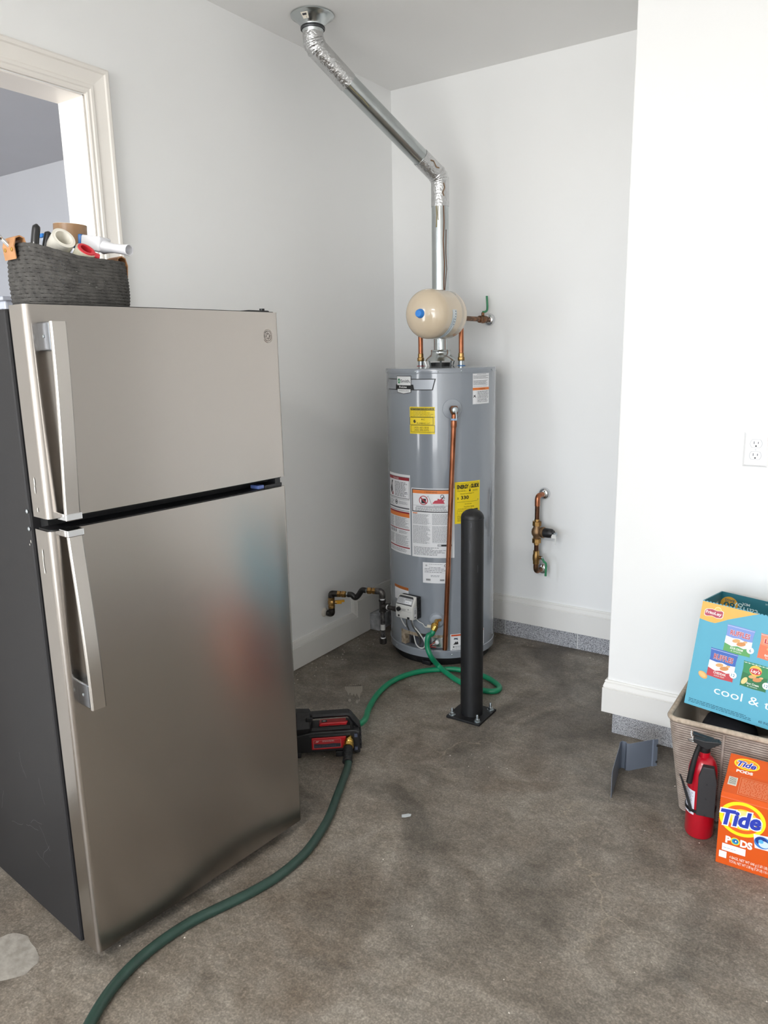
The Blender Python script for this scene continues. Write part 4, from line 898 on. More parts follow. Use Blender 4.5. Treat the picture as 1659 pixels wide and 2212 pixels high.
# ---------------------------------------------------------------- water pipes and expansion tank on the heater
HOT = Vector((0.358, -0.329, 1.393)); COLD = Vector((0.556, -0.295, 1.393)); ZT = 1.612
def riser(nm, label, base, ring_col, path, tarn=None):
    root = thing(nm, label, 'pipe', base)
    MB().lathe([(0.019, 0.003), (0.019, 0.007), (0.012, 0.008)], (0, 0, 0), (0, 0, 1), 24).build('seal_ring', mat('ring_' + nm, ring_col, 0.5), root, smooth=40)
    MB().cyl((0, 0, 0.004), (0, 0, 0.030), 0.0125).build('nipple', M_ZINC, root, smooth=40)
    MB().lathe([(0.0150, 0.028), (0.0165, 0.031), (0.0165, 0.043), (0.0135, 0.046), (0.0130, 0.062), (0.0115, 0.064)], (0, 0, 0), (0, 0, 1), 8).build('coupling', M_BRASS, root, smooth=30)
    MB().tube(bend(path, 0.02, 6), 0.0112, 18).build('copper_pipe', M_COPPER, root, smooth=40)
    return root
riser('hot_water_pipe', 'copper pipe rising from the red ring on the heater top', HOT, (180, 44, 48), [(0, 0, 0.05), (0, 0, ZT - HOT.z), (0, -HOT.y, ZT - HOT.z)])
cw = riser('cold_water_pipe', 'copper pipe rising from the blue ring, with green-handled shut-off at the wall', COLD, (64, 132, 204), [(0, 0, 0.05), (0, 0, ZT - COLD.z - 0.004)])
zt = ZT - COLD.z
tee = MB().lathe([(0.0140, -0.024), (0.0140, 0.024)], (0, 0, zt), (0, 1, 0), 20).lathe([(0.0140, -0.026), (0.0140, 0.0)], (0, 0, zt), (0, 0, 1), 20).build('tee', M_COPPER, cw, smooth=40)
MB().cyl((0, 0.02, zt), (0, -COLD.y - 0.006, zt), 0.0112).build('supply_pipe', M_COPPER_OLD, cw, smooth=40)
vl = MB().lathe([(0.0135, -0.036), (0.0165, -0.034), (0.0165, -0.022), (0.014, -0.020), (0.018, -0.012), (0.019, 0.0), (0.018, 0.012), (0.014, 0.020), (0.0165, 0.022), (0.0165, 0.034), (0.0135, 0.036)], (0, -COLD.y - 0.075, zt), (0, 1, 0), 20).cyl((0, -COLD.y - 0.075, zt), (0, -COLD.y - 0.075, zt + 0.032), 0.007).build('shutoff_valve', M_COPPER_OLD, cw, smooth=40)
MB().tube(smoothpath([(0, -COLD.y - 0.075, zt + 0.034), (0.006, -COLD.y - 0.060, zt + 0.036), (0.010, -COLD.y - 0.048, zt + 0.050), (0.006, -COLD.y - 0.046, zt + 0.110)], 6), 0.0052, 10).build('green_handle', mat('green_vinyl', (44, 132, 88), 0.35, coat=0.2), vl, smooth=60)
def escutcheon(parent, c, d, m=None, nm='escutcheon', r=0.030):
    return MB().lathe([(r, 0.0), (r * 0.99, 0.004), (r * 0.86, 0.012), (r * 0.6, 0.017), (r * 0.42, 0.018)], c, d, 36).build(nm, m or M_CHROME, parent, smooth=50)
escutcheon(cw, (0, -COLD.y - 0.001, zt), (0, -1, 0))
def tank():
    c = Vector((0.558, -0.523, 1.622)); root = thing('expansion_tank', 'round cream expansion tank with blue cap above the water heater', 'tank', c)
    R = 0.104; prof = []; hl = 0.070; hd = 0.068
    for k in range(13): t = PI / 2 * k / 12; prof.append((R * math.sin(t) ** 0.82 if k else 0.0, -hl - hd * math.cos(t)))
    prof += [(R, -0.02), (R, 0.02)]
    prof += [(R + 0.0008, 0.034), (R + 0.0008, 0.040), (R, 0.041)]
    for k in range(13): t = PI / 2 * (1 - k / 12); prof.append((R * math.sin(t) ** 0.82 if k < 12 else 0.0, hl + hd * math.cos(t)))
    MB().lathe(prof, (0, 0, 0), (0, 1, 0), 64, capa=False, capb=False).build('shell', M_TANK, root, smooth=50)
    cap = MB().lathe([(0.0195, 0.0), (0.0195, 0.004), (0.0165, 0.009), (0.0155, 0.018), (0.013, 0.021)], (0, -hl - hd + 0.003, 0), (0, -1, 0), 24).build('valve_cap', mat('bright_blue_plastic', (44, 134, 224), 0.4), root, smooth=30)
    MB().cyl((0, hl + hd - 0.004, -0.006), (0, 0.523 - 0.295 - 0.022, -0.008), 0.012).build('connector', M_BRASS, root, smooth=40)
    # curved label strip low on the side, as seen from the room
    def fn(x, y, d):
        t = math.radians(-58) + y / R; r = R + d; return Vector((r * math.cos(t), -hl + 0.024 + x, r * math.sin(t)))
    p = Print(); n = 14; H0 = 0.155
    for k in range(n):
        y0, y1 = -0.035 + H0 * k / n, -0.035 + H0 * (k + 1) / n; p.rect(0, y0, 0.034, y1, '#dfe6ea', 1); p.rect(0.0, y0, 0.0016, y1, '#9cc0d4', 2); p.rect(0.0324, y0, 0.034, y1, '#9cc0d4', 2)
        if 2 <= k <= 10: p.rect(0.014, y0, 0.0165, y1, '#4a7a96', 2); p.rect(0.008, y0 + 0.001, 0.0105, y1 - 0.003, '#8aa2b0', 2)
        if k >= 8: p.rect(0.022, y0 + 0.002, 0.029, y1 - 0.004, '#66707a', 2)
    p.build('tank_label', root, fn)
tank()

# ---------------------------------------------------------------- pressure regulator on the back wall
def regulator():
    yy = -0.075; x0 = 0.856; root = thing('pressure_regulator', 'brass pressure regulator and copper pipe loop on the back wall', 'valve', (0.862, -0.001, 0.391))
    off = (0.862, -0.001, 0.391); zt_, zb = 0.772, 0.391
    for z in (zt_, zb): escutcheon(root, Vector((0.862, -0.001, z)) - Vector(off), (0, -1, 0), r=0.030)
    for z, s in ((zt_, -1), (zb, 1)):
        MB().cyl((0.862, -0.012, z), (0.862, -0.030, z), 0.0132).build('white_sleeve', mat('cream_sleeve', (226, 224, 208), 0.5), root, smooth=40, off=off)
        MB().tube(bend([(0.862, -0.028, z), (x0, yy, z), (x0, yy, z + s * 0.05)], 0.030, 8), 0.0128, 18).build('elbow', M_COPPER if s < 0 else M_COPPER_OLD, root, smooth=40, off=off)
    MB().cyl((x0, yy, 0.722), (x0, yy, 0.655), 0.0112).build('copper_pipe', mat('dark_copper', (112, 78, 60), 0.35, 1.0, var=0.3, vscale=30), root, smooth=40, off=off)
    MB().cyl((x0, yy, 0.440), (x0, yy, 0.555), 0.0112).build('copper_pipe', MATS['dark_copper'], root, smooth=40, off=off)
    for z in (0.637, 0.548):
        s = 1 if z > 0.6 else -1
        MB().lathe([(0.0135, 0.020 * s), (0.0135, 0.010 * s), (0.0225, 0.009 * s), (0.0225, -0.012 * s), (0.017, -0.014 * s)], (x0, yy, z), (0, 0, 1), 8).build('union_nut', M_BRASS, root, smooth=20, off=off)
    body = MB().lathe([(0.016, 0.556), (0.017, 0.570), (0.024, 0.580), (0.026, 0.592), (0.024, 0.606), (0.017, 0.616), (0.017, 0.628)], (x0, yy, 0), (0, 0, 1), 24).build('regulator_body', mat('cast_bronze', (158, 128, 96), 0.5, 0.9, var=0.15, vscale=60, bump=0.3, bscale=150), root, smooth=50, off=off)
    ax = Vector((0.97, -0.10, 0.02)).normalized(); o = Vector((x0, yy, 0.594))
    MB().lathe([(0.016, 0.010), (0.018, 0.018), (0.0255, 0.026), (0.027, 0.032), (0.027, 0.040), (0.024, 0.042)], o, ax, 28).build('bonnet_flange', MATS['cast_bronze'], body, smooth=40, off=off)
    MB().lathe([(0.0235, 0.040), (0.0235, 0.066), (0.022, 0.080), (0.016, 0.090), (0.0, 0.091)], o, ax, 28).build('bonnet', M_BLACK, body, smooth=40, off=off)
    MB().lathe([(0.006, 0.088), (0.006, 0.100), (0.009, 0.101), (0.009, 0.106), (0.004, 0.107)], o, ax, 14).build('adjusting_screw', M_ZINC, body, smooth=40, off=off)
    MB().obox(o + ax * 0.096 + Vector((0.0, -0.014, -0.010)), ax, (0, 1, 0), (0, 0, 1), (0.012, 0.002, 0.010)).build('cap_tag', mat('torn_white_tag', (228, 228, 224), 0.5), body, bevel=0.0008, off=off)
    MB().obox(o + ax * 0.105 + Vector((0.0, -0.012, -0.030)), ax, (0, 1, 0), (0.1, 0, 1), (0.003, 0.0015, 0.020)).build('cap_strap', MATS['torn_white_tag'], body, off=off)
    bv = MB().lathe([(0.0135, 0.400), (0.0155, 0.402), (0.0155, 0.414), (0.0175, 0.424), (0.0175, 0.444), (0.0145, 0.454), (0.0145, 0.468), (0.0120, 0.470)], (x0, yy, 0.03), (0, 0, 1), 20).cyl((x0, yy, 0.464), (x0 + 0.028, yy, 0.466), 0.008).build('ball_valve', M_BRASS, root, smooth=40, off=off)
    MB().cyl((x0 + 0.026, yy, 0.466), (x0 + 0.037, yy, 0.466), 0.0055).build('valve_stem', M_ZINC, bv, smooth=40, off=off)
    MB().tube(smoothpath([(x0 + 0.033, yy, 0.462), (x0 + 0.040, yy, 0.448), (x0 + 0.050, yy + 0.004, 0.434), (x0 + 0.050, yy + 0.002, 0.375)], 6), 0.0055, 10).build('green_handle', MATS['green_vinyl'], bv, smooth=60, off=off)
regulator()

# ---------------------------------------------------------------- gas line on the left wall
def gas():
    wv = Vector((0.0, -0.684, 0.212)); root = thing('gas_line', 'black iron gas pipe with yellow shut-off handle along the left wall', 'gas pipe', wv)
    off = wv
    A = Vector((0.052, -0.690, 0.214))
    B = at(714, 1285, x=0.052)
    MB().lathe([(0.024, 0.0), (0.021, 0.005), (0.017, 0.010)], wv, (1, 0, 0), 18).build('wall_putty', mat('putty', (226, 220, 210), 0.8, bump=0.8, bscale=80, bdist=0.01), root, smooth=60, off=off)
    MB().cyl(wv, wv + Vector((0.03, 0, 0)), 0.0125).build('wall_stub', mat('white_primer', (206, 202, 194), 0.6, var=0.2, vscale=60), root, smooth=40, off=off)
    MB().tube(bend([wv + Vector((0.024, 0, 0)), A, A + Vector((0, 0, 0.030))], 0.018, 8), 0.0158, 18).build('elbow', M_IRON, root, smooth=40, off=off)
    bz = A.z + 0.030
    bv = MB().lathe([(0.0145, 0), (0.0170, 0.003), (0.0170, 0.013), (0.0155, 0.015), (0.018, 0.022), (0.018, 0.036), (0.0155, 0.042), (0.0165, 0.044), (0.0165, 0.055), (0.014, 0.057)], (A.x, A.y, bz), (0, 0, 1), 10).build('gas_valve', M_BRASS, root, smooth=30, off=off)
    hdir = Vector((0.75, 0.62, 0)).normalized()
    MB().cyl((A.x, A.y, bz + 0.029), Vector((A.x, A.y, bz + 0.029)) + hdir * 0.026, 0.008).build('valve_stem', M_BRASS, bv, smooth=40, off=off)
    MB().obox(Vector((A.x, A.y, bz + 0.030)) + hdir * 0.034, hdir, (0, 0, 1), hdir.cross(Vector((0, 0, 1))), (0.016, 0.009, 0.006)).obox(Vector((A.x, A.y, bz + 0.034)) + hdir * 0.056, hdir, (0, 0, 1), hdir.cross(Vector((0, 0, 1))), (0.008, 0.006, 0.004)).build('yellow_handle', mat('yellow_handle', (224, 164, 36), 0.4, var=0.15), bv, bevel=0.002, off=off)
    # where the tee hangs by the heater's inlet
    T = GIN + GDIR * 0.072
    topz = 0.344
    E = Vector((A.x, A.y, bz + 0.075))
    # run to the tee: elbow, brass flare, black flexible connector, brass flare, elbow
    S = Vector((T.x, T.y, topz)); dirh = (S - E); dirh.z = 0; Lh = dirh.length; dirh.normalize()
    MB().tube(bend([(A.x, A.y, bz + 0.055), (E.x, E.y, E.z), E + dirh * 0.034], 0.018, 8), 0.0155, 18).build('elbow', M_IRON, root, smooth=40, off=off)
    MB().lathe([(0.0165, 0.0), (0.0165, 0.016), (0.0125, 0.018), (0.0125, 0.022), (0.0175, 0.024), (0.0175, 0.040), (0.010, 0.046)], E + dirh * 0.032, dirh, 6).build('flare_nut', M_BRASS, root, smooth=15, off=off)
    a = E + dirh * 0.080; b_ = S - dirh * 0.080
    MB().cyl(a - dirh * 0.006, a + dirh * 0.012, 0.0095).build('connector_end', M_ZINC, root, off=off)
    MB().cyl(b_ - dirh * 0.006, b_ + dirh * 0.010, 0.0095).build('connector_end', M_ZINC, root, off=off)
    mid = (a + b_) / 2
    MB().tube(smoothpath([a + dirh * 0.004, a + dirh * 0.024 - Vector((0, 0, 0.001)), Vector((*a.lerp(b_, 0.42).xy, a.z - 0.014)), Vector((*a.lerp(b_, 0.58).xy, a.z - 0.004)), Vector((*a.lerp(b_, 0.74).xy, b_.z - 0.006)), b_ - dirh * 0.016 + Vector((0, 0, 0.002)), b_], 7), 0.0135, 18).build('flexible_connector', mat('black_jacket', (32, 31, 32), 0.4, var=0.2, vscale=60), root, smooth=60, off=off)
    MB().lathe([(0.010, 0.0), (0.0175, 0.006), (0.0175, 0.022), (0.0125, 0.024), (0.0125, 0.028), (0.0165, 0.030), (0.0165, 0.046)], S - dirh * 0.076, dirh, 6).build('flare_nut', M_BRASS, root, smooth=15, off=off)
    MI2 = mat('grey_iron', (112, 108, 106), 0.38, 0.8, color2=(78, 75, 74), vscale=60, bump=0.2, bscale=120)
    MB().tube(bend([S - dirh * 0.034, S, S - Vector((0, 0, 0.034))], 0.020, 8), 0.0155, 18).build('elbow', MI2, root, smooth=40, off=off)
    MB().cyl(S - Vector((0, 0, 0.030)), S - Vector((0, 0, 0.042)), 0.0115).build('thread_tape', M_WHITEP, root, off=off)
    MB().lathe([(0.0175, -0.030), (0.0175, -0.024), (0.0155, -0.022), (0.0155, 0.022), (0.0175, 0.024), (0.0175, 0.030)], T, (0, 0, 1), 20).lathe([(0.0155, 0.0), (0.0155, 0.022), (0.0175, 0.024), (0.0175, 0.030)], T, -GDIR, 20).build('tee', M_IRON, root, smooth=40, off=off)
    MB().cyl(T - GDIR * 0.030, T - GDIR * 0.036, 0.0122).build('thread_tape', M_WHITEP, root, off=off)
    MB().cyl(T - GDIR * 0.034, GIN - GDIR * 0.004, 0.0112).build('inlet_nipple', M_IRON, root, off=off, smooth=40)
    dl = MB().cyl(T - Vector((0, 0, 0.028)), (T.x, T.y, 0.098), 0.0112).build('drip_leg', mat('mill_scale', (62, 60, 62), 0.4, 0.8, color2=(120, 118, 118), vscale=70), root, smooth=40, off=off)
    MB().lathe([(0.0118, 0.150), (0.0118, 0.178)], (T.x, T.y, 0), (0, 0, 1), 20, capa=False, capb=False).build('pipe_sticker', mat('pipe_sticker', (196, 196, 194), 0.5), dl, off=off)
    MB().lathe([(0.0125, 0.106), (0.0125, 0.112)], (T.x, T.y, 0), (0, 0, 1), 20).build('thread_tape', M_WHITEP, dl, off=off)
    MB().lathe([(0.008, 0.078), (0.0165, 0.080), (0.0175, 0.084), (0.0175, 0.100), (0.0160, 0.107)], (T.x, T.y, 0), (0, 0, 1), 20).build('end_cap', M_IRON, root, smooth=40, off=off)
gas()

# ---------------------------------------------------------------- bollard
def bollard():
    c = Vector((0.925, -0.892, 0)); root = thing('bollard', 'black steel bollard bolted to the floor in front of the heater', 'bollard', c)
    prof = [(0.0447, 0.009)]; R = 0.0447; zt = 0.832
    for k in range(13): t = PI / 2 * k / 12; prof.append((R * math.cos(t) if k < 12 else 0.0, zt + 0.033 * math.sin(t)))
    MB().lathe([(0.0455, 0.009), (0.0455, 0.014)] + prof[1:], (0, 0, 0), (0, 0, 1), 48, capb=False).build('post', M_BLACKP, root, smooth=40)
    MB().lathe([(R + 0.0003, zt - 0.004), (R + 0.001, zt - 0.003), (R + 0.0003, zt - 0.001)], (0, 0, 0), (0, 0, 1), 48, capa=False, capb=False).build('cap_weld', M_BLACKP, root, smooth=40)
    MB().box((-0.076, -0.078, 0.0), (0.074, 0.078, 0.010)).build('base_plate', M_BLACKP, root, bevel=0.0015)
    for x, y in ((-0.058, -0.060), (0.056, -0.060), (0.056, 0.060), (-0.058, 0.060)):
        st = MB().lathe([(0.0055, 0.010), (0.0055, 0.036), (0.0045, 0.040)], (x, y, 0), (0, 0, 1), 16).build('anchor_bolt', M_ZINC, root, smooth=40)
        MB().lathe([(0.0135, 0.010), (0.0135, 0.0122)], (x, y, 0), (0, 0, 1), 24).build('washer', M_ZINC, st)
        MB().lathe([(0.0098, 0.0122), (0.0100, 0.0128), (0.0100, 0.0205), (0.0088, 0.0215)], (x, y, 0), (0, 0, 1), 6).build('nut', M_ZINC, st)
    rg = random.Random(5)
    for th, z, l in ((-75, 0.70, 0.05), (-80, 0.20, 0.03), (-70, 0.80, 0.02), (-95, 0.16, 0.06), (-35, 0.62, 0.03)):
        p = Print(); t0 = math.radians(th); p.line([(0, 0), (0.0008, l * 0.6), (-0.0005, l)], 0.0011, '#5c5c62', 1); p.build('scratch', root, lambda x, y, d: Vector(((R + d - 0.0002) * math.cos(t0 + x / R), (R + d - 0.0002) * math.sin(t0 + x / R), z + y)))
bollard()

# ---------------------------------------------------------------- hoses
HOSE_G = mat('green_vinyl_hose', (14, 132, 92), 0.35, coat=0.15, var=0.06, vscale=20)
HOSE_D = mat('dark_green_hose', (38, 62, 54), 0.4, var=0.15, vscale=30)
def drain_hose():
    r = 0.0122; q = HC + hs(-66.6, 0.215, HR + 0.060)
    fl = lambda x, y, z=r: at(x, y, z=z)
    pts = [q, q + Vector((-0.008, -0.012, -0.026)), at(925, 1374, y=-0.632), at(923, 1396, y=-0.640), at(931, 1418, y=-0.640), fl(947, 1438, 0.030), fl(968, 1456, 0.014), fl(990, 1471), fl(1022, 1486), fl(1055, 1493), fl(1073, 1492), fl(1079, 1484), fl(1066, 1472), fl(1046, 1461), fl(1018, 1453), fl(985, 1446, r + 0.004), fl(955, 1446), fl(915, 1449), fl(875, 1459), fl(842, 1475), fl(815, 1500), fl(797, 1530, 0.016), fl(787, 1556, 0.05), PB]
    root = thing('drain_hose', 'bright green hose looping from the heater drain round the bollard', 'hose', q - Vector((0, 0, 0)))
    MB().tube(smoothpath(pts, 7), r, 14).build('tubing', HOSE_G, root, smooth=60, off=q)
    d = (pts[0] - pts[1]).normalized()
    MB().lathe([(0.0135, -0.012), (0.0145, -0.008), (0.0145, 0.012), (0.012, 0.014)], q, d, 20).build('ferrule', M_BRASS_NEW, root, smooth=40, off=q)

# ---------------------------------------------------------------- transfer pump (u = along its front, v = away from the room's viewer)
PU = Vector((0.83, 0.557, 0)).normalized(); PV = Vector((-PU.y, PU.x, 0)); PO = at(733, 1636, z=0.0)
PU_ = Matrix.Rotation(math.radians(6), 3, 'Z') @ PU; PV_ = Vector((-PU_.y, PU_.x, 0))
def pp_(u, v, z): return PO + PU_ * u + PV_ * v + Vector((0, 0, z))
PB = pp_(0.058, 0.105, 0.062)
drain_hose()
def pump():
    root = thing('transfer_pump', 'black and red cordless transfer pump on the floor beside the refrigerator', 'pump', PO)
    off = PO; MP = mat('pump_black', (24, 24, 26), 0.5, var=0.15, vscale=40, bump=0.15, bscale=220); RDm = mat('tool_red', (186, 26, 34), 0.38, var=0.05, vscale=20)
    def ob(nm, lo, hi, m, par=None, bev=0.003):
        c = [(a + b) / 2 for a, b in zip(lo, hi)]; h = [(b - a) / 2 for a, b in zip(lo, hi)]
        return MB().obox(pp_(*c), PU_, PV_, (0, 0, 1), h).build(nm, m, par or root, bevel=bev, off=off)
    body = MB().prism([(-0.175, 0.012), (-0.145, 0.020), (0.045, 0.020), (0.062, 0.006), (0.080, 0.006), (0.080, 0.092), (0.060, 0.100), (-0.095, 0.100), (-0.175, 0.088)], pp_(0, 0.012, 0), PU_, Vector((0, 0, 1)), -0.095)
    bd = body.build('housing', MP, root, bevel=0.004, off=off)
    ob('foot', (-0.012, 0.004, 0.0), (0.016, 0.10, 0.022), MP); ob('foot', (-0.165, 0.012, 0.0), (-0.14, 0.10, 0.022), MP)
    # shoulder slope between front face and top
    MB().prism([(0.006, 0.085), (0.035, 0.108), (0.085, 0.112), (0.105, 0.085)], pp_(-0.11, 0, 0), PV_, Vector((0, 0, 1)), 0.155).build('shoulder', MP, root, bevel=0.002, off=off)
    fp = MB().prism([(-0.100, 0.034), (0.018, 0.034), (0.028, 0.080), (-0.100, 0.080)], pp_(0, 0.0125, 0), PU_, Vector((0, 0, 1)), 0.007).build('front_panel', RDm, root, bevel=0.002, off=off)
    p = Print(); p.rect(-0.093, 0.040, 0.008, 0.072, '#c9a2a0', 1); p.rect(-0.0922, 0.0408, 0.0072, 0.0712, '#b02a30', 2); p.poly([(-0.0915, 0.0415), (0.0065, 0.0415), (0.0065, 0.055), (-0.02, 0.057), (-0.05, 0.055), (-0.0915, 0.058)], '#2c2f38', 3)
    p.line([(-0.084, 0.063), (-0.080, 0.069), (-0.078, 0.064), (-0.074, 0.069)], 0.0018, '#eadcd6', 4); p.greek(-0.060, 0.064, -0.010, 0.070, 2, '#d8c4c0', 4); p.greek(-0.088, 0.044, 0.002, 0.052, 2, '#4c5568', 4)
    p.build('panel_print', fp, lambda x, y, d: pp_(x, 0.0055 - d, y) - Vector(off), d0=0.0003)
    tp = MB().prism([(-0.070, 0.100), (0.030, 0.100), (0.034, 0.112), (0.038, 0.120), (-0.064, 0.120), (-0.070, 0.112)], pp_(0, 0.042, 0), PU_, Vector((0, 0, 1)), -0.034).build('top_panel', RDm, root, bevel=0.003, off=off)
    p = Print(); p.rect(-0.060, 0.048, -0.040, 0.066, '#161618', 1); p.ell(-0.050, 0.057, 0.006, 0.0045, '#c8c8c8', 2); p.rect(-0.054, 0.0562, -0.046, 0.0578, '#3c3c3c', 3); p.build('switch_print', tp, lambda x, y, d: pp_(x, y, 0.120 + d) - Vector(off), d0=0.0003)
    ob('bolt_recess', (-0.034, 0.0405, 0.103), (-0.029, 0.0425, 0.110), MP, tp, 0); ob('bolt_recess', (0.008, 0.0405, 0.103), (0.013, 0.0425, 0.110), MP, tp, 0)
    # carry handle
    hp = bend([pp_(-0.135, 0.060, 0.135), pp_(-0.095, 0.060, 0.146), pp_(0.042, 0.060, 0.146), pp_(0.076, 0.060, 0.098), pp_(0.078, 0.060, 0.07)], 0.014, 4)
    b = MB(); vs = []; n = len(hp)
    for i in range(n):
        t = (hp[min(i + 1, n - 1)] - hp[max(i - 1, 0)]).normalized(); nu = t.cross(PV_).normalized()
        for a, c in ((-0.016, -0.009), (0.016, -0.009), (0.018, 0.0), (0.012, 0.009), (-0.012, 0.009), (-0.018, 0.0)): vs.append(hp[i] + PV_ * a - nu * c)
    b.add(vs, [(i * 6 + k, i * 6 + (k + 1) % 6, (i + 1) * 6 + (k + 1) % 6, (i + 1) * 6 + k) for i in range(n - 1) for k in range(6)] + [tuple(range(6)), tuple((n - 1) * 6 + k for k in range(6))])
    h = b.build('carry_handle', MP, root, off=off)
    for u, z in ((0.034, 0.132), (0.062, 0.098)): MB().cyl(pp_(u, 0.036, z), pp_(u, 0.044, z), 0.004, seg=10).build('bolt', M_BLACK, h, off=off)
    # motor end and battery at the left
    MB().lathe([(0.040, -0.05), (0.050, -0.045), (0.053, 0.0), (0.050, 0.045), (0.038, 0.052)], pp_(-0.150, 0.062, 0.118), PU_, 10).build('motor_cover', MP, root, bevel=0.002, off=off)
    ob('battery', (-0.215, 0.02, 0.03), (-0.165, 0.105, 0.15), M_BLACK, None, 0.006)
    ob('battery_latch', (-0.118, 0.012, 0.142), (-0.092, 0.020, 0.160), MP, None, 0.004)
    # pump head with fins and outlet at the right
    for k in range(4): ob('head_fin', (0.080, 0.018, 0.020 + 0.020 * k), (0.086, 0.098, 0.032 + 0.020 * k), MP, None, 0.001)
    ob('head_rib', (0.058, 0.004, 0.022), (0.070, 0.0125, 0.034), mat('pump_grey', (70, 76, 96), 0.4), None, 0.001); ob('head_rib', (0.058, 0.004, 0.074), (0.070, 0.0125, 0.086), MATS['pump_grey'], None, 0.001)
    o = pp_(0.040, 0.014, 0.066); d = (-PV_ + PU_ * -0.18 + Vector((0, 0, -0.40))).normalized()
    MB().lathe([(0.014, -0.004), (0.014, 0.010), (0.0185, 0.012), (0.0185, 0.022), (0.017, 0.024), (0.0195, 0.026), (0.0195, 0.040), (0.016, 0.042)], o, d, 24).build('brass_outlet', M_BRASS_NEW, root, smooth=35, off=off)
    MB().cyl(pp_(0.058, 0.10, 0.062), pp_(0.058, 0.118, 0.062), 0.018).build('brass_inlet', M_BRASS_NEW, root, off=off, smooth=40)
    return o, d
PQ, PD = pump()
def outlet_hose():
    r = 0.0135; a = PQ + PD * 0.043; root = thing('discharge_hose', 'dark green hose running from the pump past the refrigerator to the foreground', 'hose', a)
    fl = lambda x, y, z=r: at(x, y, z=z)
    sl = MB(); p0 = a; pts = [a, a + PD * 0.03 + Vector((0, 0, -0.004)), fl(752, 1652, 0.020), fl(741, 1685), fl(727, 1722), fl(709, 1768), fl(685, 1808), fl(652, 1850), fl(600, 1893), fl(545, 1926), fl(480, 1958), fl(415, 1990), fl(345, 2036), fl(290, 2082), fl(240, 2138), fl(200, 2200), fl(170, 2262), fl(130, 2350)]
    path = smoothpath(pts, 7)
    MB().tube(path, r, 16).build('tubing', HOSE_D, root, smooth=60, off=a)
    k = 13; n = 10
    prof = []
    for i in range(n): prof += [(0.0165, 0.0055 * i), (0.0175, 0.0055 * i + 0.0012), (0.0175, 0.0055 * i + 0.0035), (0.0165, 0.0055 * i + 0.0048)]
    MB().lathe(prof + [(0.0185, 0.056), (0.0185, 0.060), (0.014, 0.061)], a - PD * 0.002, (path[9] - path[0]).normalized(), 22).build('strain_relief', M_RUBBER, root, smooth=30, off=a)
outlet_hose()

# ---------------------------------------------------------------- loose burner cover leaning on the floor
def cover():
    pl = [Vector((1.591, -1.176, 0)), Vector((1.578, -1.090, 0)), Vector((1.566, -1.015, 0)), Vector((1.559, -0.985, 0)), Vector((1.563, -0.972, 0)), Vector((1.574, -0.972, 0)), Vector((1.582, -0.982, 0)), Vector((1.592, -0.978, 0)), Vector((1.622, -0.942, 0)), Vector((1.646, -0.913, 0)), Vector((1.650, -0.906, 0)), Vector((1.655, -0.906, 0)), Vector((1.666, -0.893, 0))]
    root = thing('burner_cover', 'bent grey sheet-metal burner cover standing on the floor near the right wall', 'metal cover', pl[6]); off = pl[6]
    vs = []; t = 0.0016
    for i, p in enumerate(pl):
        d = (pl[min(i + 1, len(pl) - 1)] - pl[max(i - 1, 0)]).normalized(); nrm = Vector((-d.y, d.x, 0)) * t
        top = 0.104 if i > 0 else 0.098
        vs += [p, p + nrm, p + nrm + Vector((0, 0, top)), p + Vector((0, 0, top))]
    fs = [(4 * i + a, 4 * i + (a + 1) % 4, 4 * i + 4 + (a + 1) % 4, 4 * i + 4 + a) for i in range(len(pl) - 1) for a in range(4)] + [(0, 1, 2, 3), tuple(4 * (len(pl) - 1) + a for a in range(4))]
    MB().add(vs, fs).build('sheet', mat('grey_sheet', (118, 126, 140), 0.32, 0.2, var=0.05, vscale=8), root, smooth=40, off=off)
    for z in (0.018, 0.082):
        MB().cyl(Vector((1.664, -0.900, z)), Vector((1.6665, -0.8985, z)) + Vector((0.0012, -0.002, 0)), 0.004, seg=12).build('screw_hole', M_BLACK, root, off=off)
cover()

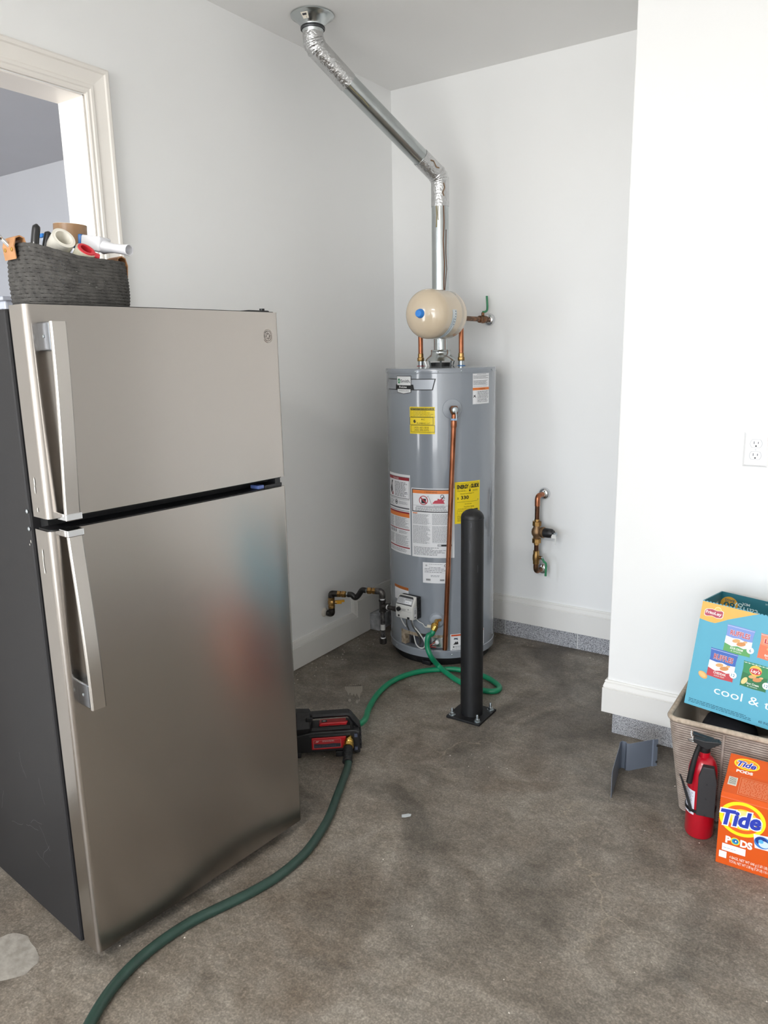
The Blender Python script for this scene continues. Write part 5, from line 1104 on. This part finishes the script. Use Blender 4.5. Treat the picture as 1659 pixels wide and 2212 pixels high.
# ---------------------------------------------------------------- woven hamper with the snack box
HZ = 0.330
def hamper():
    x0, x1, y0, y1 = 1.748, 2.27, -1.150, -0.772       # rim
    bx0, bx1, by0, by1 = 1.790, 2.235, -1.132, -0.800  # base
    o = Vector((2.0, -0.96, 0)); root = thing('laundry_hamper', 'taupe ribbed hamper holding the snack box against the right wall', 'basket', o)
    M = mat('woven_taupe', (180, 166, 156), 0.85, color2=(158, 143, 133), vscale=30, bump=0.5, bscale=160)
    MG = mat('weave_gap', (72, 60, 54), 0.9, var=0.2, vscale=50)
    def loop(t, inset=0.0, n=10):
        X0 = bx0 + (x0 - bx0) * t + inset; X1 = bx1 + (x1 - bx1) * t - inset; Y0 = by0 + (y0 - by0) * t + inset; Y1 = by1 + (y1 - by1) * t - inset; r = 0.030; pts = []
        for cx, cy, a0 in ((X1 - r, Y1 - r, 0), (X0 + r, Y1 - r, 90), (X0 + r, Y0 + r, 180), (X1 - r, Y0 + r, 270)):
            for k in range(6): a = math.radians(a0 + 18 * k); pts.append(Vector((cx + r * math.cos(a), cy + r * math.sin(a), 0)))
        # bulge of the soft front
        out = []
        for i, p in enumerate(pts):
            out.append(p); q = pts[(i + 1) % len(pts)]
            if (q - p).length > 0.1:
                for k in range(1, 8): out.append(p.lerp(q, k / 8))
        return out
    rows = 40; b = MB(); L = None; rings = []
    for r in range(rows):
        for j, (f, ins, m) in enumerate(((0.05, 0.0028, 1), (0.22, 0.0, 0), (0.62, 0.0, 0), (0.80, 0.0028, 1))):
            t = (r + f) / rows; z = 0.004 + t * (HZ - 0.022); rings.append(([p + Vector((0, 0, z)) for p in loop(t, ins)], 0 if j in (0, 1, 2) else 1))
    n = len(rings[0][0])
    for i in range(len(rings) - 1):
        b.add(rings[i][0] + rings[i + 1][0], [(k, (k + 1) % n, n + (k + 1) % n, n + k) for k in range(n)], MG if rings[i][1] else M)
    b.build('ribbed_sides', M, root, off=o)
    # inner liner, bottom, rim roll
    MI = mat('liner_cloth', (196, 184, 170), 0.9, var=0.06, vscale=20)
    b = MB(); a0 = [p + Vector((0, 0, 0.006)) for p in loop(0, 0.006)]; a1 = [p + Vector((0, 0, HZ - 0.012)) for p in loop(1, 0.006)]
    b.add(a0 + a1, [(k, (k + 1) % n, n + (k + 1) % n, n + k) for k in range(n)] + [tuple(range(n))]); b.build('liner', MI, root, off=o)
    rp = [p + Vector((0, 0, HZ - 0.008)) for p in loop(1, 0.001)]
    b = MB(); b.tube(rp + [rp[0]], 0.0085, 8, cap=False); b.build('rim', mat('rim_cloth', (192, 176, 158), 0.9, color2=(166, 150, 134), vscale=80, bump=0.6, bscale=220), root, smooth=60, off=o)
    for x in (1.92, 2.12):
        b = MB(); b.tube([Vector((x - 0.012 + 0.02 * k / 12 * 0.3, by0 + (y0 - by0) * k / 12 - 0.001, 0.006 + (HZ - 0.024) * k / 12)) for k in range(13)], 0.0042, 8); b.build('seam_cord', M, root, smooth=60, off=o)
hamper()
def dark_things():
    MD = mat('charcoal_cloth', (44, 46, 54), 0.85, var=0.2, vscale=12, bump=0.4, bscale=60)
    def lump(nm, label, c, rx, ry, rz):
        b = MB(); n, m = 20, 12; vs = []; rg = random.Random(int(c[0] * 100))
        for i in range(m + 1):
            a = PI * i / m - PI / 2
            for k in range(n):
                t = 2 * PI * k / n; e = 0.6; cx = math.copysign(abs(math.cos(t)) ** e, math.cos(t)); sy = math.copysign(abs(math.sin(t)) ** e, math.sin(t)); ca = abs(math.cos(a)) ** 0.6; sa = math.copysign(abs(math.sin(a)) ** 0.7, math.sin(a))
                w = 1 + 0.03 * math.sin(3 * t + i); vs.append((rx * cx * ca * w, ry * sy * ca * w, rz * (sa + 1)))
        fs = [(i * n + k, i * n + (k + 1) % n, (i + 1) * n + (k + 1) % n, (i + 1) * n + k) for i in range(m) for k in range(n)]
        o = MB().add(vs, fs).build(nm, MD, None, smooth=60); o.location = c; tag(o, label, 'clothing'); return o
    lump('folded_jacket', 'dark folded clothing at the left inside the hamper', (1.895, -0.965, 0.009), 0.090, 0.130, 0.138)
    lump('rolled_blanket', 'black rolled cloth under the snack box at the right of the hamper', (2.110, -0.965, 0.009), 0.105, 0.130, 0.142)
dark_things()

# ---------------------------------------------------------------- snack box
def snack_box():
    yaw, lean, roll_ = -0.076, -0.139, 0.070
    M3 = Matrix.Rotation(yaw, 3, 'Z') @ Matrix.Rotation(roll_, 3, 'Y') @ Matrix.Rotation(lean, 3, 'X')
    o = Vector((1.774, -1.050, 0.338)); W, Hh, D = 0.46, 0.343, 0.236; t = 0.004
    root = thing('snack_box', 'open turquoise snack variety box tilted on top of the hamper', 'cardboard box', o); root.rotation_euler = M3.to_euler()
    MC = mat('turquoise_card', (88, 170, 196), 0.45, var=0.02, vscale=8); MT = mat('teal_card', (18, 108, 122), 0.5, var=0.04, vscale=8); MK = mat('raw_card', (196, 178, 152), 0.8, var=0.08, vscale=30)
    def panel(nm, lo, hi, m): return MB().box(lo, hi).build(nm, m, root)
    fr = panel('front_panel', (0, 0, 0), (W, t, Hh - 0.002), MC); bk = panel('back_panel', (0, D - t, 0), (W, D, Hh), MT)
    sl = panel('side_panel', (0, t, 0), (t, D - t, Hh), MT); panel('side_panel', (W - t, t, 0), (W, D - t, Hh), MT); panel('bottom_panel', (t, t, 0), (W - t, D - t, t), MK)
    # perforated tear edge
    e = MB()
    for k in range(46): e.box((0.01 * k, 0.0005, Hh - 0.002), (0.01 * k + 0.006, t - 0.0005, Hh + 0.0005))
    x_ = e.build('torn_edge', MC, fr); x_['kind'] = 'stuff'
    p = Print(); p.rect(t, 0.0, 0, 0, '#0f6a78', 1)
    MB().box((t, 0.03, 0.16), (t + 0.0012, 0.085, Hh - 0.022)).build('glue_flap', MK, sl); MB().box((t, 0.105, 0.12), (t + 0.0012, 0.19, Hh - 0.03)).build('glue_flap', MK, sl)
    f = lambda x, y, d: (x, -d, y)
    p = Print(); YO = '#f2b455'
    lo = [(0.165 * k / 14, 0.284 + 0.058 * max(0.0, k / 14 - 0.28) / 0.72 - 0.004 * math.sin(min(1, k / 14 * 2) * PI)) for k in range(15)]
    for k in range(14): p.poly([lo[k], lo[k + 1], (lo[k + 1][0], Hh - 0.002), (lo[k][0], Hh - 0.002)], YO, 1)
    # maker's banner with a sun behind
    p.ell(0.049, 0.3225, 0.0105, 0.0105, '#f7e2a8', 2); p.ell(0.049, 0.3225, 0.0085, 0.0085, '#f3c266', 3)
    ban = [(-0.026, -0.010), (-0.020, -0.0125), (-0.004, -0.009), (0.010, -0.0125), (0.022, -0.0105), (0.0265, -0.006), (0.0265, 0.009), (0.022, 0.0115), (0.008, 0.009), (-0.006, 0.0115), (-0.020, 0.009), (-0.0255, 0.005)]
    cxm, cym = 0.0385, 0.3105
    p.poly([(cxm + a * 1.07, cym + b * 1.14) for a, b in ban], '#f4e8e2', 4); p.poly([(cxm + a, cym + b) for a, b in ban], '#b5485c', 5); p.text('Frito', 0.0155, 0.3065, 0.0095, '#f8f4f0', 6, w=0.0245, offset=0.02); p.text('Lay', 0.0410, 0.3065, 0.0095, '#f8f4f0', 6, w=0.021, offset=0.02)
    def bag(cx, cy, w, h, top, mid, bot, tilt, title, tcol, count, sub):
        c, q = math.cos(tilt), math.sin(tilt)
        T = lambda a, b: (cx + a * c - b * q, cy + a * q + b * c)
        P_ = lambda pts, col, l: p.poly([T(a * w, b * h) for a, b in pts], col, l)
        P_([(-0.46, -0.49), (-0.44, -0.46), (0.0, -0.48), (0.44, -0.46), (0.46, -0.49), (0.46, -0.2), (0.45, 0.2), (0.48, 0.49), (0.44, 0.47), (0, 0.48), (-0.44, 0.47), (-0.48, 0.49), (-0.45, 0.2), (-0.46, -0.2)], bot, 2)
        P_([(-0.455, 0.06), (-0.2, 0.03), (0.0, 0.06), (0.2, 0.02), (0.455, 0.05), (0.45, 0.2), (0.48, 0.49), (0.44, 0.47), (0, 0.48), (-0.44, 0.47), (-0.48, 0.49), (-0.45, 0.2)], top, 3)
        if mid: P_([(-0.457, 0.07), (-0.2, 0.04), (0, 0.07), (0.2, 0.03), (0.457, 0.06), (0.46, -0.16), (0.2, -0.24), (0, -0.20), (-0.2, -0.25), (-0.46, -0.18)], mid, 4)
        P_([(-0.47, 0.44), (0.47, 0.44), (0.47, 0.425), (-0.47, 0.425)], '#c9d2e4', 4)
        a, b = T(-0.33 * w, 0.14 * h)
        if title.strip(): p.text(title, a, b, h * 0.17, '#f6eee8', 5, w=w * 0.68, rot=tilt, offset=0.06, ref=0.03); p.text(title, a, b, h * 0.17, tcol, 6, w=w * 0.68, rot=tilt, offset=0.03)
        for ax_, ay_, r_, col in ((-0.08, -0.03, 0.14, '#dba66a'), (0.10, -0.10, 0.16, '#d38e50'), (0.22, 0.0, 0.08, '#e2b27c')):
            a, b = T(ax_ * w, ay_ * h); p.ell(a, b, r_ * w, r_ * w * 0.5, col, 5, 16, tilt + 0.3)
        a, b = T(-0.24 * w, -0.34 * h); p.text(sub[0], a, b, h * 0.075, '#f0f0ea', 5, w=w * 0.44, rot=tilt, offset=0.02); a, b = T(-0.20 * w, -0.42 * h); p.text(sub[1], a, b, h * 0.05, '#e4e8e2', 5, w=w * 0.36, rot=tilt)
        a, b = T(0.44 * w, -0.22 * h); p.ell(a, b, 0.0105, 0.0105, '#eef6f8', 7); p.text(count, a, b - 0.005, 0.0095, '#2c7a92', 8, al='C', offset=0.01)
    T_ = -0.01
    bag(0.1235, 0.245, 0.084, 0.091, '#7f97d6', '#f3f2f2', '#5ba45c', T_, 'RUFFLES', '#c04a5a', '6', ('SOUR CREAM', '& ONION'))
    bag(0.0895, 0.156, 0.084, 0.097, '#3a66b8', '#f3f2f2', '#c03a44', T_, 'RUFFLES', '#b03a48', '12', ('CHEDDAR', '& SOUR CREAM'))
    bag(0.2220, 0.247, 0.086, 0.082, '#ee8a66', None, '#e8744e', T_, "Lay's", '#c03028', '12', ('BARBECUE', 'FLAVORED'))
    bag(0.1865, 0.149, 0.080, 0.084, '#2f8a52', None, '#23703e', T_, ' ', '#ffffff', '12', ('Sour Cream', '& Onion'))
    p.ell(0.186, 0.167, 0.0175, 0.0165, '#f0c24e', 7, 24, T_); p.ell(0.186, 0.165, 0.0170, 0.0098, '#c4303a', 8, 24, T_); p.text("Lay's", 0.173, 0.161, 0.010, '#fbf6ee', 9, w=0.026, rot=T_, offset=0.02, shear=0.15)
    for k in range(7): p.ell(0.155 + 0.010 * k, 0.1855, 0.0018, 0.0018, '#dfe8dc', 6, 8)
    p.ell(0.160, 0.128, 0.013, 0.007, '#e2cf8c', 6, 16, 1.1); p.ell(0.040, 0.108, 0.015, 0.010, '#e8a85c', 4, 20, -0.5); p.ell(0.0385, 0.109, 0.012, 0.0065, '#f0c07c', 5, 20, -0.5)
    p.text('cool & tangy', 0.081, 0.0605, 0.0265, '#eef8fa', 4, w=0.252, rot=0.0)
    p.greek(0.012, 0.009, 0.200, 0.0235, 3, '#1c6076', 3, ragged=0.1, cw=0.9); p.text('60 INDIVIDUAL BAGS', 0.220, 0.0125, 0.008, '#1c4a5c', 4, w=0.10)
    p.build('front_print', fr, f, d0=0.0003)
    # inside of the back panel carries upside-down print
    g = lambda x, y, d: (x, D - t - d, y)
    p = Print(); p.ell(0.031, 0.302, 0.0285, 0.0285, '#e2a62e', 1, 32); p.text('BAGS', 0.046, 0.322, 0.0085, '#0f5c66', 2, w=0.030, rot=PI, offset=0.02); p.text('60', 0.050, 0.311, 0.022, '#0f5c66', 2, w=0.036, rot=PI, offset=0.03)
    p.text('MIX', 0.095, 0.321, 0.0090, '#e6f2f2', 2, w=0.024, rot=PI, offset=0.01); p.text('tangy', 0.125, 0.307, 0.030, '#c8e4e6', 2, w=0.085, rot=PI); p.greek(0.14, 0.330, 0.17, 0.336, 2, '#bcd8da', 2)
    p.build('inside_print', bk, g, d0=0.0003)['kind'] = 'stuff'
snack_box()

# ---------------------------------------------------------------- detergent box
def detergent():
    o = at(1545, 1861, z=0.0); rz = math.radians(0.5); root = thing('detergent_box', 'orange laundry pods carton at the right edge on the floor', 'box', o, rz)
    W, D, h1 = 0.185, 0.150, 0.212
    MO = mat('orange_card', (216, 86, 16), 0.4, var=0.03, vscale=10)
    side = [(0.0, 0.0), (D, 0.0), (D, 0.270), (D - 0.006, 0.276), (D - 0.062, 0.246), (0.012, 0.222), (0.0, h1)]
    body = MB().prism(side, (0, 0, 0), (0, 1, 0), (0, 0, 1), W).build('carton', MO, root, bevel=0.0015)
    f = lambda x, y, d: (x, -d, y)
    p = Print(); Y = '#f6e31c'; cx, cy = 0.0605, 0.158
    p.ell(cx, cy, 0.0600, 0.0530, Y, 1, 48, 0.2); p.ell(cx, cy, 0.0495, 0.0430, '#e8641a', 2, 48, 0.2); p.ell(cx + 0.002, cy, 0.038, 0.032, '#f2d62c', 3, 40, 0.2); p.ell(cx + 0.002, cy + 0.003, 0.030, 0.025, '#efe08a', 4, 40, 0.2)
    for off_, col, lay in ((0.095, '#f4f4f8', 5), (0.042, '#2a3cae', 6)):
        p.text('Tide', 0.008, 0.130, 0.046, col, lay, w=0.104, shear=0.28, offset=off_, rot=0.12, ref=0.042)
    p.text('P', 0.022, 0.074, 0.0205, '#f6f4f0', 4, w=0.0145, offset=0.05); p.ell(0.0475, 0.0845, 0.0120, 0.0115, '#f4dc2c', 4); p.ell(0.0475, 0.0845, 0.009, 0.0088, '#2c9ac4', 5); p.ell(0.0485, 0.0852, 0.0055, 0.0047, '#1a4c9c', 6); p.ell(0.049, 0.085, 0.0022, 0.0026, '#e6f2f8', 7)
    p.text('DS', 0.0605, 0.074, 0.0205, '#f6f4f0', 4, w=0.0315, offset=0.05)
    px, py = 0.116, 0.106
    p.poly([(px - 0.024, py + 0.020), (px + 0.018, py + 0.024), (px + 0.024, py - 0.020), (px - 0.018, py - 0.022)], '#efe6ea', 7)
    p.ell(px, py, 0.021, 0.0185, '#3a7ec8', 8); p.ell(px - 0.003, py + 0.004, 0.0155, 0.013, '#1e3c8c', 9); p.ell(px + 0.004, py - 0.004, 0.0135, 0.0105, '#cfe2f2', 10); p.ell(px - 0.004, py + 0.003, 0.0065, 0.006, '#5cb4e4', 11)
    p.rect(0.0145, 0.0465, 0.0760, 0.0685, '#f2f2f6', 3); p.greek(0.018, 0.054, 0.062, 0.058, 1, '#b0b4bc', 4); p.rect(0.008, 0.0225, 0.028, 0.0435, '#f0efec', 5)
    p.text('4 BAGS, NET WT 646 g (1.81 LB) 29 OZ EACH', 0.036, 0.0265, 0.0088, '#f6efe4', 4, w=0.140); p.text('TOTAL NET WT 3.38 kg (7.24 LB) 116 OZ', 0.036, 0.0135, 0.0088, '#f6efe4', 4, w=0.108)
    p.build('front_print', body, f, d0=0.0004)
    # sloping lid
    a, b = Vector((0, 0.012, 0.222)), Vector((0, D - 0.062, 0.246)); uu = (b - a).normalized(); nn = Vector((1, 0, 0)).cross(uu)
    g = lambda x, y, d: tuple(a + Vector((x, 0, 0)) + uu * y + nn * d)
    p = Print(); p.rect(0.010, 0.030, 0.033, 0.062, '#e9e6d8', 1)
    for k in range(8): p.rect(0.012, 0.0335 + 0.0034 * k, 0.031, 0.0348 + 0.0034 * k + 0.0006 * (k % 2), '#4c4c44', 2)
    p.frame(0.040, 0.004, 0.170, 0.068, 0.0008, '#f2b48c', 1); p.greek(0.044, 0.008, 0.166, 0.064, 13, '#f0a47c', 2)
    p.build('lid_print', body, g, d0=0.0004)
    a2, b2 = Vector((0, D - 0.062, 0.246)), Vector((0, D - 0.006, 0.276)); u2 = (b2 - a2).normalized(); n2 = Vector((1, 0, 0)).cross(u2)
    g2 = lambda x, y, d: tuple(a2 + Vector((x, 0, 0)) + u2 * y + n2 * d)
    p = Print(); p.ell(0.048, 0.036, 0.034, 0.019, '#f4dc2c', 1, 32); p.ell(0.048, 0.036, 0.030, 0.0155, '#ef9a2a', 2, 32)
    for off_, col, lay in ((0.085, '#f4f4f8', 3), (0.03, '#2a3cae', 4)): p.text('Tide', 0.023, 0.026, 0.018, col, lay, w=0.050, shear=0.3, offset=off_, ref=0.03)
    p.text('PODS', 0.024, 0.005, 0.0085, '#f6f4f0', 3, w=0.044, offset=0.04); p.text('ORIGINAL', 0.125, 0.024, 0.010, '#f6f4f0', 3, w=0.05, offset=0.03)
    p.build('ridge_print', body, g2, d0=0.0004)
detergent()

# ---------------------------------------------------------------- fire extinguisher
def extinguisher():
    o = Vector((1.873, -1.215, 0.0)); root = thing('fire_extinguisher', 'small red fire extinguisher with black bracket standing before the hamper', 'fire extinguisher', o)
    RM = mat('red_enamel', (176, 12, 34), 0.28, coat=0.4, var=0.04, vscale=10); R = 0.0415
    prof = [(0.030, 0.0), (0.038, 0.003), (R, 0.012), (R, 0.205)]
    for k in range(1, 9): t = PI / 2 * k / 8; prof.append((0.016 + (R - 0.016) * math.cos(t), 0.205 + 0.055 * math.sin(t)))
    prof += [(0.0165, 0.268), (0.0165, 0.276)]
    cy = MB().lathe(prof, (0, 0, 0), (0, 0, 1), 48).build('cylinder', RM, root, smooth=40)
    MB().lathe([(0.0150, 0.274), (0.0165, 0.278), (0.0165, 0.292), (0.012, 0.296), (0.010, 0.312), (0.0, 0.313)], (0, 0, 0), (0, 0, 1), 24).build('valve_head', M_BLACK, root, smooth=40)
    vd = Vector((CAM.x - o.x, CAM.y - o.y, 0)).normalized(); rt = Vector((-vd.y, vd.x, 0)) ; up = Vector((0, 0, 1))   # rt points right in the photo
    MB().prism([(-0.034, 0.006), (-0.030, 0.016), (0.000, 0.012), (0.036, 0.016), (0.044, 0.010), (0.020, -0.006), (0.008, -0.014), (-0.010, -0.008)], Vector((0, 0, 0.312)) - vd * -0.012, rt, up, 0.022).build('squeeze_handle', M_BLACK, root, bevel=0.002)
    MB().obox(vd * 0.004 + rt * -0.006 + up * 0.3235, rt + up * -0.18, vd, up, (0.030, 0.009, 0.003)).build('top_lever', M_BLACK, root, bevel=0.001)
    # bracket strapped to the front
    bo = vd * (R - 0.010) + rt * 0.013
    MB().prism([(-0.024, 0.090), (0.027, 0.090), (0.027, 0.205), (0.017, 0.250), (-0.014, 0.250), (-0.024, 0.215)], bo, rt, up, 0.020).build('wall_bracket', mat('bracket_plastic', (44, 43, 45), 0.55, bump=0.1, bscale=120), root, bevel=0.002)
    br = root.children[-1]
    for z in (0.094, 0.148, 0.196): MB().cyl(bo + vd * 0.0190 + up * z, bo + vd * 0.0206 + up * z, 0.0028, seg=12).build('bracket_hole', M_BLACK, br)
    MB().lathe([(R + 0.0012, 0.088), (R + 0.003, 0.089), (R + 0.003, 0.098), (R + 0.0012, 0.099)], (0, 0, 0), (0, 0, 1), 40, capa=False, capb=False).build('strap', M_BLACK, root, smooth=40)
    MB().prism([(-0.030, 0.098), (-0.046, 0.150), (-0.060, 0.196), (-0.064, 0.206), (-0.060, 0.207), (-0.050, 0.184), (-0.038, 0.150), (-0.022, 0.099)], vd * (R + 0.001), rt, up, -0.004).build('strap_tail', M_BLACK, root)
    MB().tube(smoothpath([vd * 0.010 - rt * 0.012 + up * 0.306, vd * 0.028 - rt * 0.022 + up * 0.278, vd * 0.040 - rt * 0.030 + up * 0.236, vd * 0.040 - rt * 0.036 + up * 0.186], 6), 0.007, 14, rfn=lambda t: 0.0065 + 0.002 * t).build('nozzle_hose', M_RUBBER, root, smooth=60)
    # paper label round the left side
    a0 = math.atan2(vd.y, vd.x)
    def fn(x, y, d): t = a0 - 1.15 + x / R; return ((R + d) * math.cos(t), (R + d) * math.sin(t), y)
    p = Print(0.006); p.rect(-0.014, 0.080, 0.030, 0.158, '#dfe0ea', 1); p.greek(-0.010, 0.092, 0.026, 0.152, 12, '#9a9cae', 2); p.rect(0.012, 0.083, 0.020, 0.091, '#4c6a6c', 2); p.build('instruction_label', cy, fn, d0=0.0003)
    # pull pin ring and seal
    c = vd * 0.016 - rt * 0.034 + up * 0.312; pts = []
    for k in range(21): t = 2 * PI * k / 20; pts.append(c + rt * 0.013 * math.cos(t) + (up * 0.7 + vd * 0.7) * 0.010 * math.sin(t))
    MB().tube(pts, 0.0011, 6, cap=False).build('pull_pin_ring', M_ZINC, root, smooth=60)
    MB().tube(smoothpath([c + rt * -0.006 + up * 0.030, c + rt * -0.004 + up * 0.014, c + rt * 0.010 + up * -0.004, c + rt * 0.024 + up * 0.002, c + rt * 0.030 + up * -0.012], 6), 0.0013, 6).build('seal_tie', M_WHITEP, root, smooth=60)
extinguisher()

# ---------------------------------------------------------------- wall outlet
def outlet():
    c = Vector((1.8815, -0.735, 1.130)); root = thing('wall_outlet', 'white duplex electrical outlet on the right wall', 'outlet', c)
    hw, hh = 0.0375, 0.057
    def ring(w, h, y): return [(-w, y, -h), (w, y, -h), (w, y, h), (-w, y, h)]
    vs = ring(hw, hh, 0) + ring(hw, hh, -0.002) + ring(hw - 0.006, hh - 0.006, -0.0062)
    MB().add(vs, [(0, 1, 5, 4), (1, 2, 6, 5), (2, 3, 7, 6), (3, 0, 4, 7), (4, 5, 9, 8), (5, 6, 10, 9), (6, 7, 11, 10), (7, 4, 8, 11), (8, 9, 10, 11)]).build('cover_plate', M_WHITEP, root, bevel=0.0008)
    for z in (0.0195, -0.0195):
        pts = []
        for k in range(24):
            t = 2 * PI * k / 24; pts.append((0.0172 * math.cos(t), max(-0.0128, min(0.0128, 0.0172 * math.sin(t)))))
        rc = MB().prism([(x, y + z) for x, y in pts], (0, -0.0058, 0), (1, 0, 0), (0, 0, 1), 0.0016).build('receptacle', mat('outlet_face', (236, 236, 240), 0.3), root, bevel=0.0004)
        for x, h in ((-0.0063, 0.0042), (0.0063, 0.0034)): MB().box((x - 0.0011, -0.00765, z + 0.003 - h), (x + 0.0011, -0.0072, z + 0.003 + h)).build('slot', mat('slot_grey', (96, 96, 104), 0.6), rc)
        MB().cyl((0, -0.0077, z - 0.0078), (0, -0.0072, z - 0.0078), 0.0026, seg=16).build('ground_hole', M_BLACK, rc)
        g = MB().prism([(x * 1.06, y * 1.06 + z) for x, y in pts], (0, -0.0058, 0), (1, 0, 0), (0, 0, 1), 0.0007).build('receptacle_gap', mat('gap_grey', (170, 170, 176), 0.6), root)
    MB().lathe([(0.003, 0), (0.003, 0.0007), (0.0015, 0.0013)], (0, -0.0060, 0), (0, -1, 0), 14).build('plate_screw', mat('screw_white', (214, 216, 222), 0.4), root, smooth=40)
outlet()

# ---------------------------------------------------------------- small things on the floor and beyond the doorway
def scrap(label, px, py, w, l, rot, col):
    c = at(px, py, z=0.0); o = MB().prism([(-w, -l * 0.8), (w * 0.5, -l), (w, -l * 0.4), (w * 0.9, l * 0.7), (-w * 0.2, l), (-w * 0.9, l * 0.5)], (0, 0, 0.0), (1, 0, 0), (0, 1, 0), 0.0012).build('paper_scrap', mat('scrap_' + col[1:], col, 0.7), None)
    o.location = (c.x, c.y, 0.0002); o.rotation_euler = (0, 0, rot); tag(o, label, 'scrap')
scrap('small pale scrap of paper lying mid-floor right of the dark hose', 878, 1762, 0.008, 0.017, -0.7, '#b9bec0')
def stain():
    cx, cy = 0.383, -0.972; fw = Vector((CAM.x - cx, CAM.y - cy, 0)).normalized(); rt = Vector((-fw.y, fw.x, 0)); rg = random.Random(11); p = Print()
    # brushed filler patch with drips pointing to the room
    top = [(-0.056, 0.055), (-0.04, 0.072), (-0.02, 0.060), (0.0, 0.076), (0.02, 0.062), (0.04, 0.074), (0.056, 0.058)]
    bot = [(0.054, 0.0), (0.040, -0.030), (0.034, -0.085), (0.026, -0.055), (0.016, -0.020), (0.008, -0.060), (0.0, -0.025), (-0.012, -0.050), (-0.022, -0.012), (-0.034, -0.040), (-0.042, 0.0), (-0.052, 0.02)]
    n = len(top)
    C1 = '#958d81'; p.poly(top + bot, C1, 1); p.ell(-0.026, -0.095, 0.009, 0.016, C1, 1, 12); p.ell(0.018, -0.115, 0.008, 0.02, C1, 1, 12); p.ell(0.030, -0.10, 0.005, 0.012, C1, 1, 12)
    for k in range(7): x = -0.045 + 0.014 * k; p.poly([(x - 0.004, 0.060), (x + 0.003 * rg.uniform(-1, 1), 0.080 + rg.uniform(-0.012, 0.010)), (x + 0.011, 0.058)], C1, 1); p.line([(x, 0.055), (x + 0.002, 0.015)], 0.0022, '#82796c', 2)
    p.build('filler_smear', floor, lambda x, y, d: Vector((cx, cy, 0)) + rt * x * 0.72 - fw * y * 0.9 + Vector((0, 0, d)), d0=0.0006)['kind'] = 'stuff'
    pc = at(10, 2070, z=0.0); p = Print(); pts = []
    for k in range(28): t = 2 * PI * k / 28; q = 1 + 0.10 * math.sin(3 * t + 1) + 0.05 * rg.uniform(-1, 1); pts.append((pc.x + 0.085 * q * math.cos(t), pc.y + 0.075 * q * math.sin(t)))
    b = MB().add([(x, y, 0.0007) for x, y in pts], [tuple(range(28))]); b.build('cement_patch', mat('cement_patch', (158, 153, 145), 0.8, color2=(136, 131, 123), vscale=40, bump=0.3, bscale=120), floor)
    # crumbs of plaster along the wall and on the slab
    b = MB(); rg = random.Random(21)
    for k in range(130):
        if k < 60: x, y = rg.uniform(0.02, 0.16), rg.uniform(-1.1, -0.3)
        elif k < 80: x, y = rg.uniform(0.6, 1.4), rg.uniform(-0.10, -0.02)
        else: x, y = rg.uniform(0.5, 2.2), rg.uniform(-2.6, -0.4)
        s = rg.uniform(0.0012, 0.0036) * (1.0 if k < 80 else 0.8); a = rg.uniform(0, PI); c, q = math.cos(a) * s, math.sin(a) * s
        b.add([(x + c, y + q, 0), (x - q, y + c, 0), (x - c * 1.6, y - q * 1.6, 0), (x + q, y - c, 0), (x, y, s * 0.8)], [(0, 1, 4), (1, 2, 4), (2, 3, 4), (3, 0, 4)])
    o = b.build('plaster_crumbs', mat('plaster_crumb', (206, 198, 186), 0.9, var=0.1), None); o['kind'] = 'stuff'; o['label'] = 'tiny pale plaster crumbs scattered over the concrete floor'; o['category'] = 'debris'
stain()
def storage():
    y = -1.60; c = at(6, 640, y=-1.25); root = thing('storage_drawers', 'grey plastic storage drawers seen at the left edge through the doorway', 'drawers', (c.x - 0.16, c.y, 0.02))
    MG2 = mat('grey_translucent_plastic', (150, 152, 158), 0.3, coat=0.2, var=0.08, vscale=8); MG3 = mat('light_frame_plastic', (196, 198, 204), 0.35)
    w = 0.175
    MB().box((-w, 0.0, 0.0), (w, 0.4, 1.74)).build('cabinet_frame', MG3, root, bevel=0.01)
    for k in range(6):
        z = 0.06 + 0.28 * k
        d = MB().box((-w + 0.01, -0.014, z), (w - 0.01, 0.0, z + 0.24)).build('drawer', MG2, root, bevel=0.006); MB().box((-0.07, -0.03, z + 0.19), (0.07, -0.014, z + 0.215)).build('drawer_lip', MG3, d, bevel=0.004)
    MB().box((-w - 0.015, -0.02, 1.74), (w + 0.015, 0.41, 1.76)).build('top_tray', MG3, root, bevel=0.006)
storage()

def fill_light():  # made-up housing around the added fill light, out of view
    root = thing('fill_lamp', 'long white fill lamp added on the garage ceiling, outside the picture', 'lamp', (1.7, -5.0, 2.743))
    MB().box((-0.62, -0.07, -0.075), (0.62, 0.07, 0.0)).build('fill_lamp_housing', M_WHITEP, root, bevel=0.006)
    for y in (-0.055, 0.055): MB().box((-0.60, y - 0.006, -0.092), (0.60, y + 0.006, -0.074)).build('fill_lamp_lip', M_WHITEP, root)
fill_light()
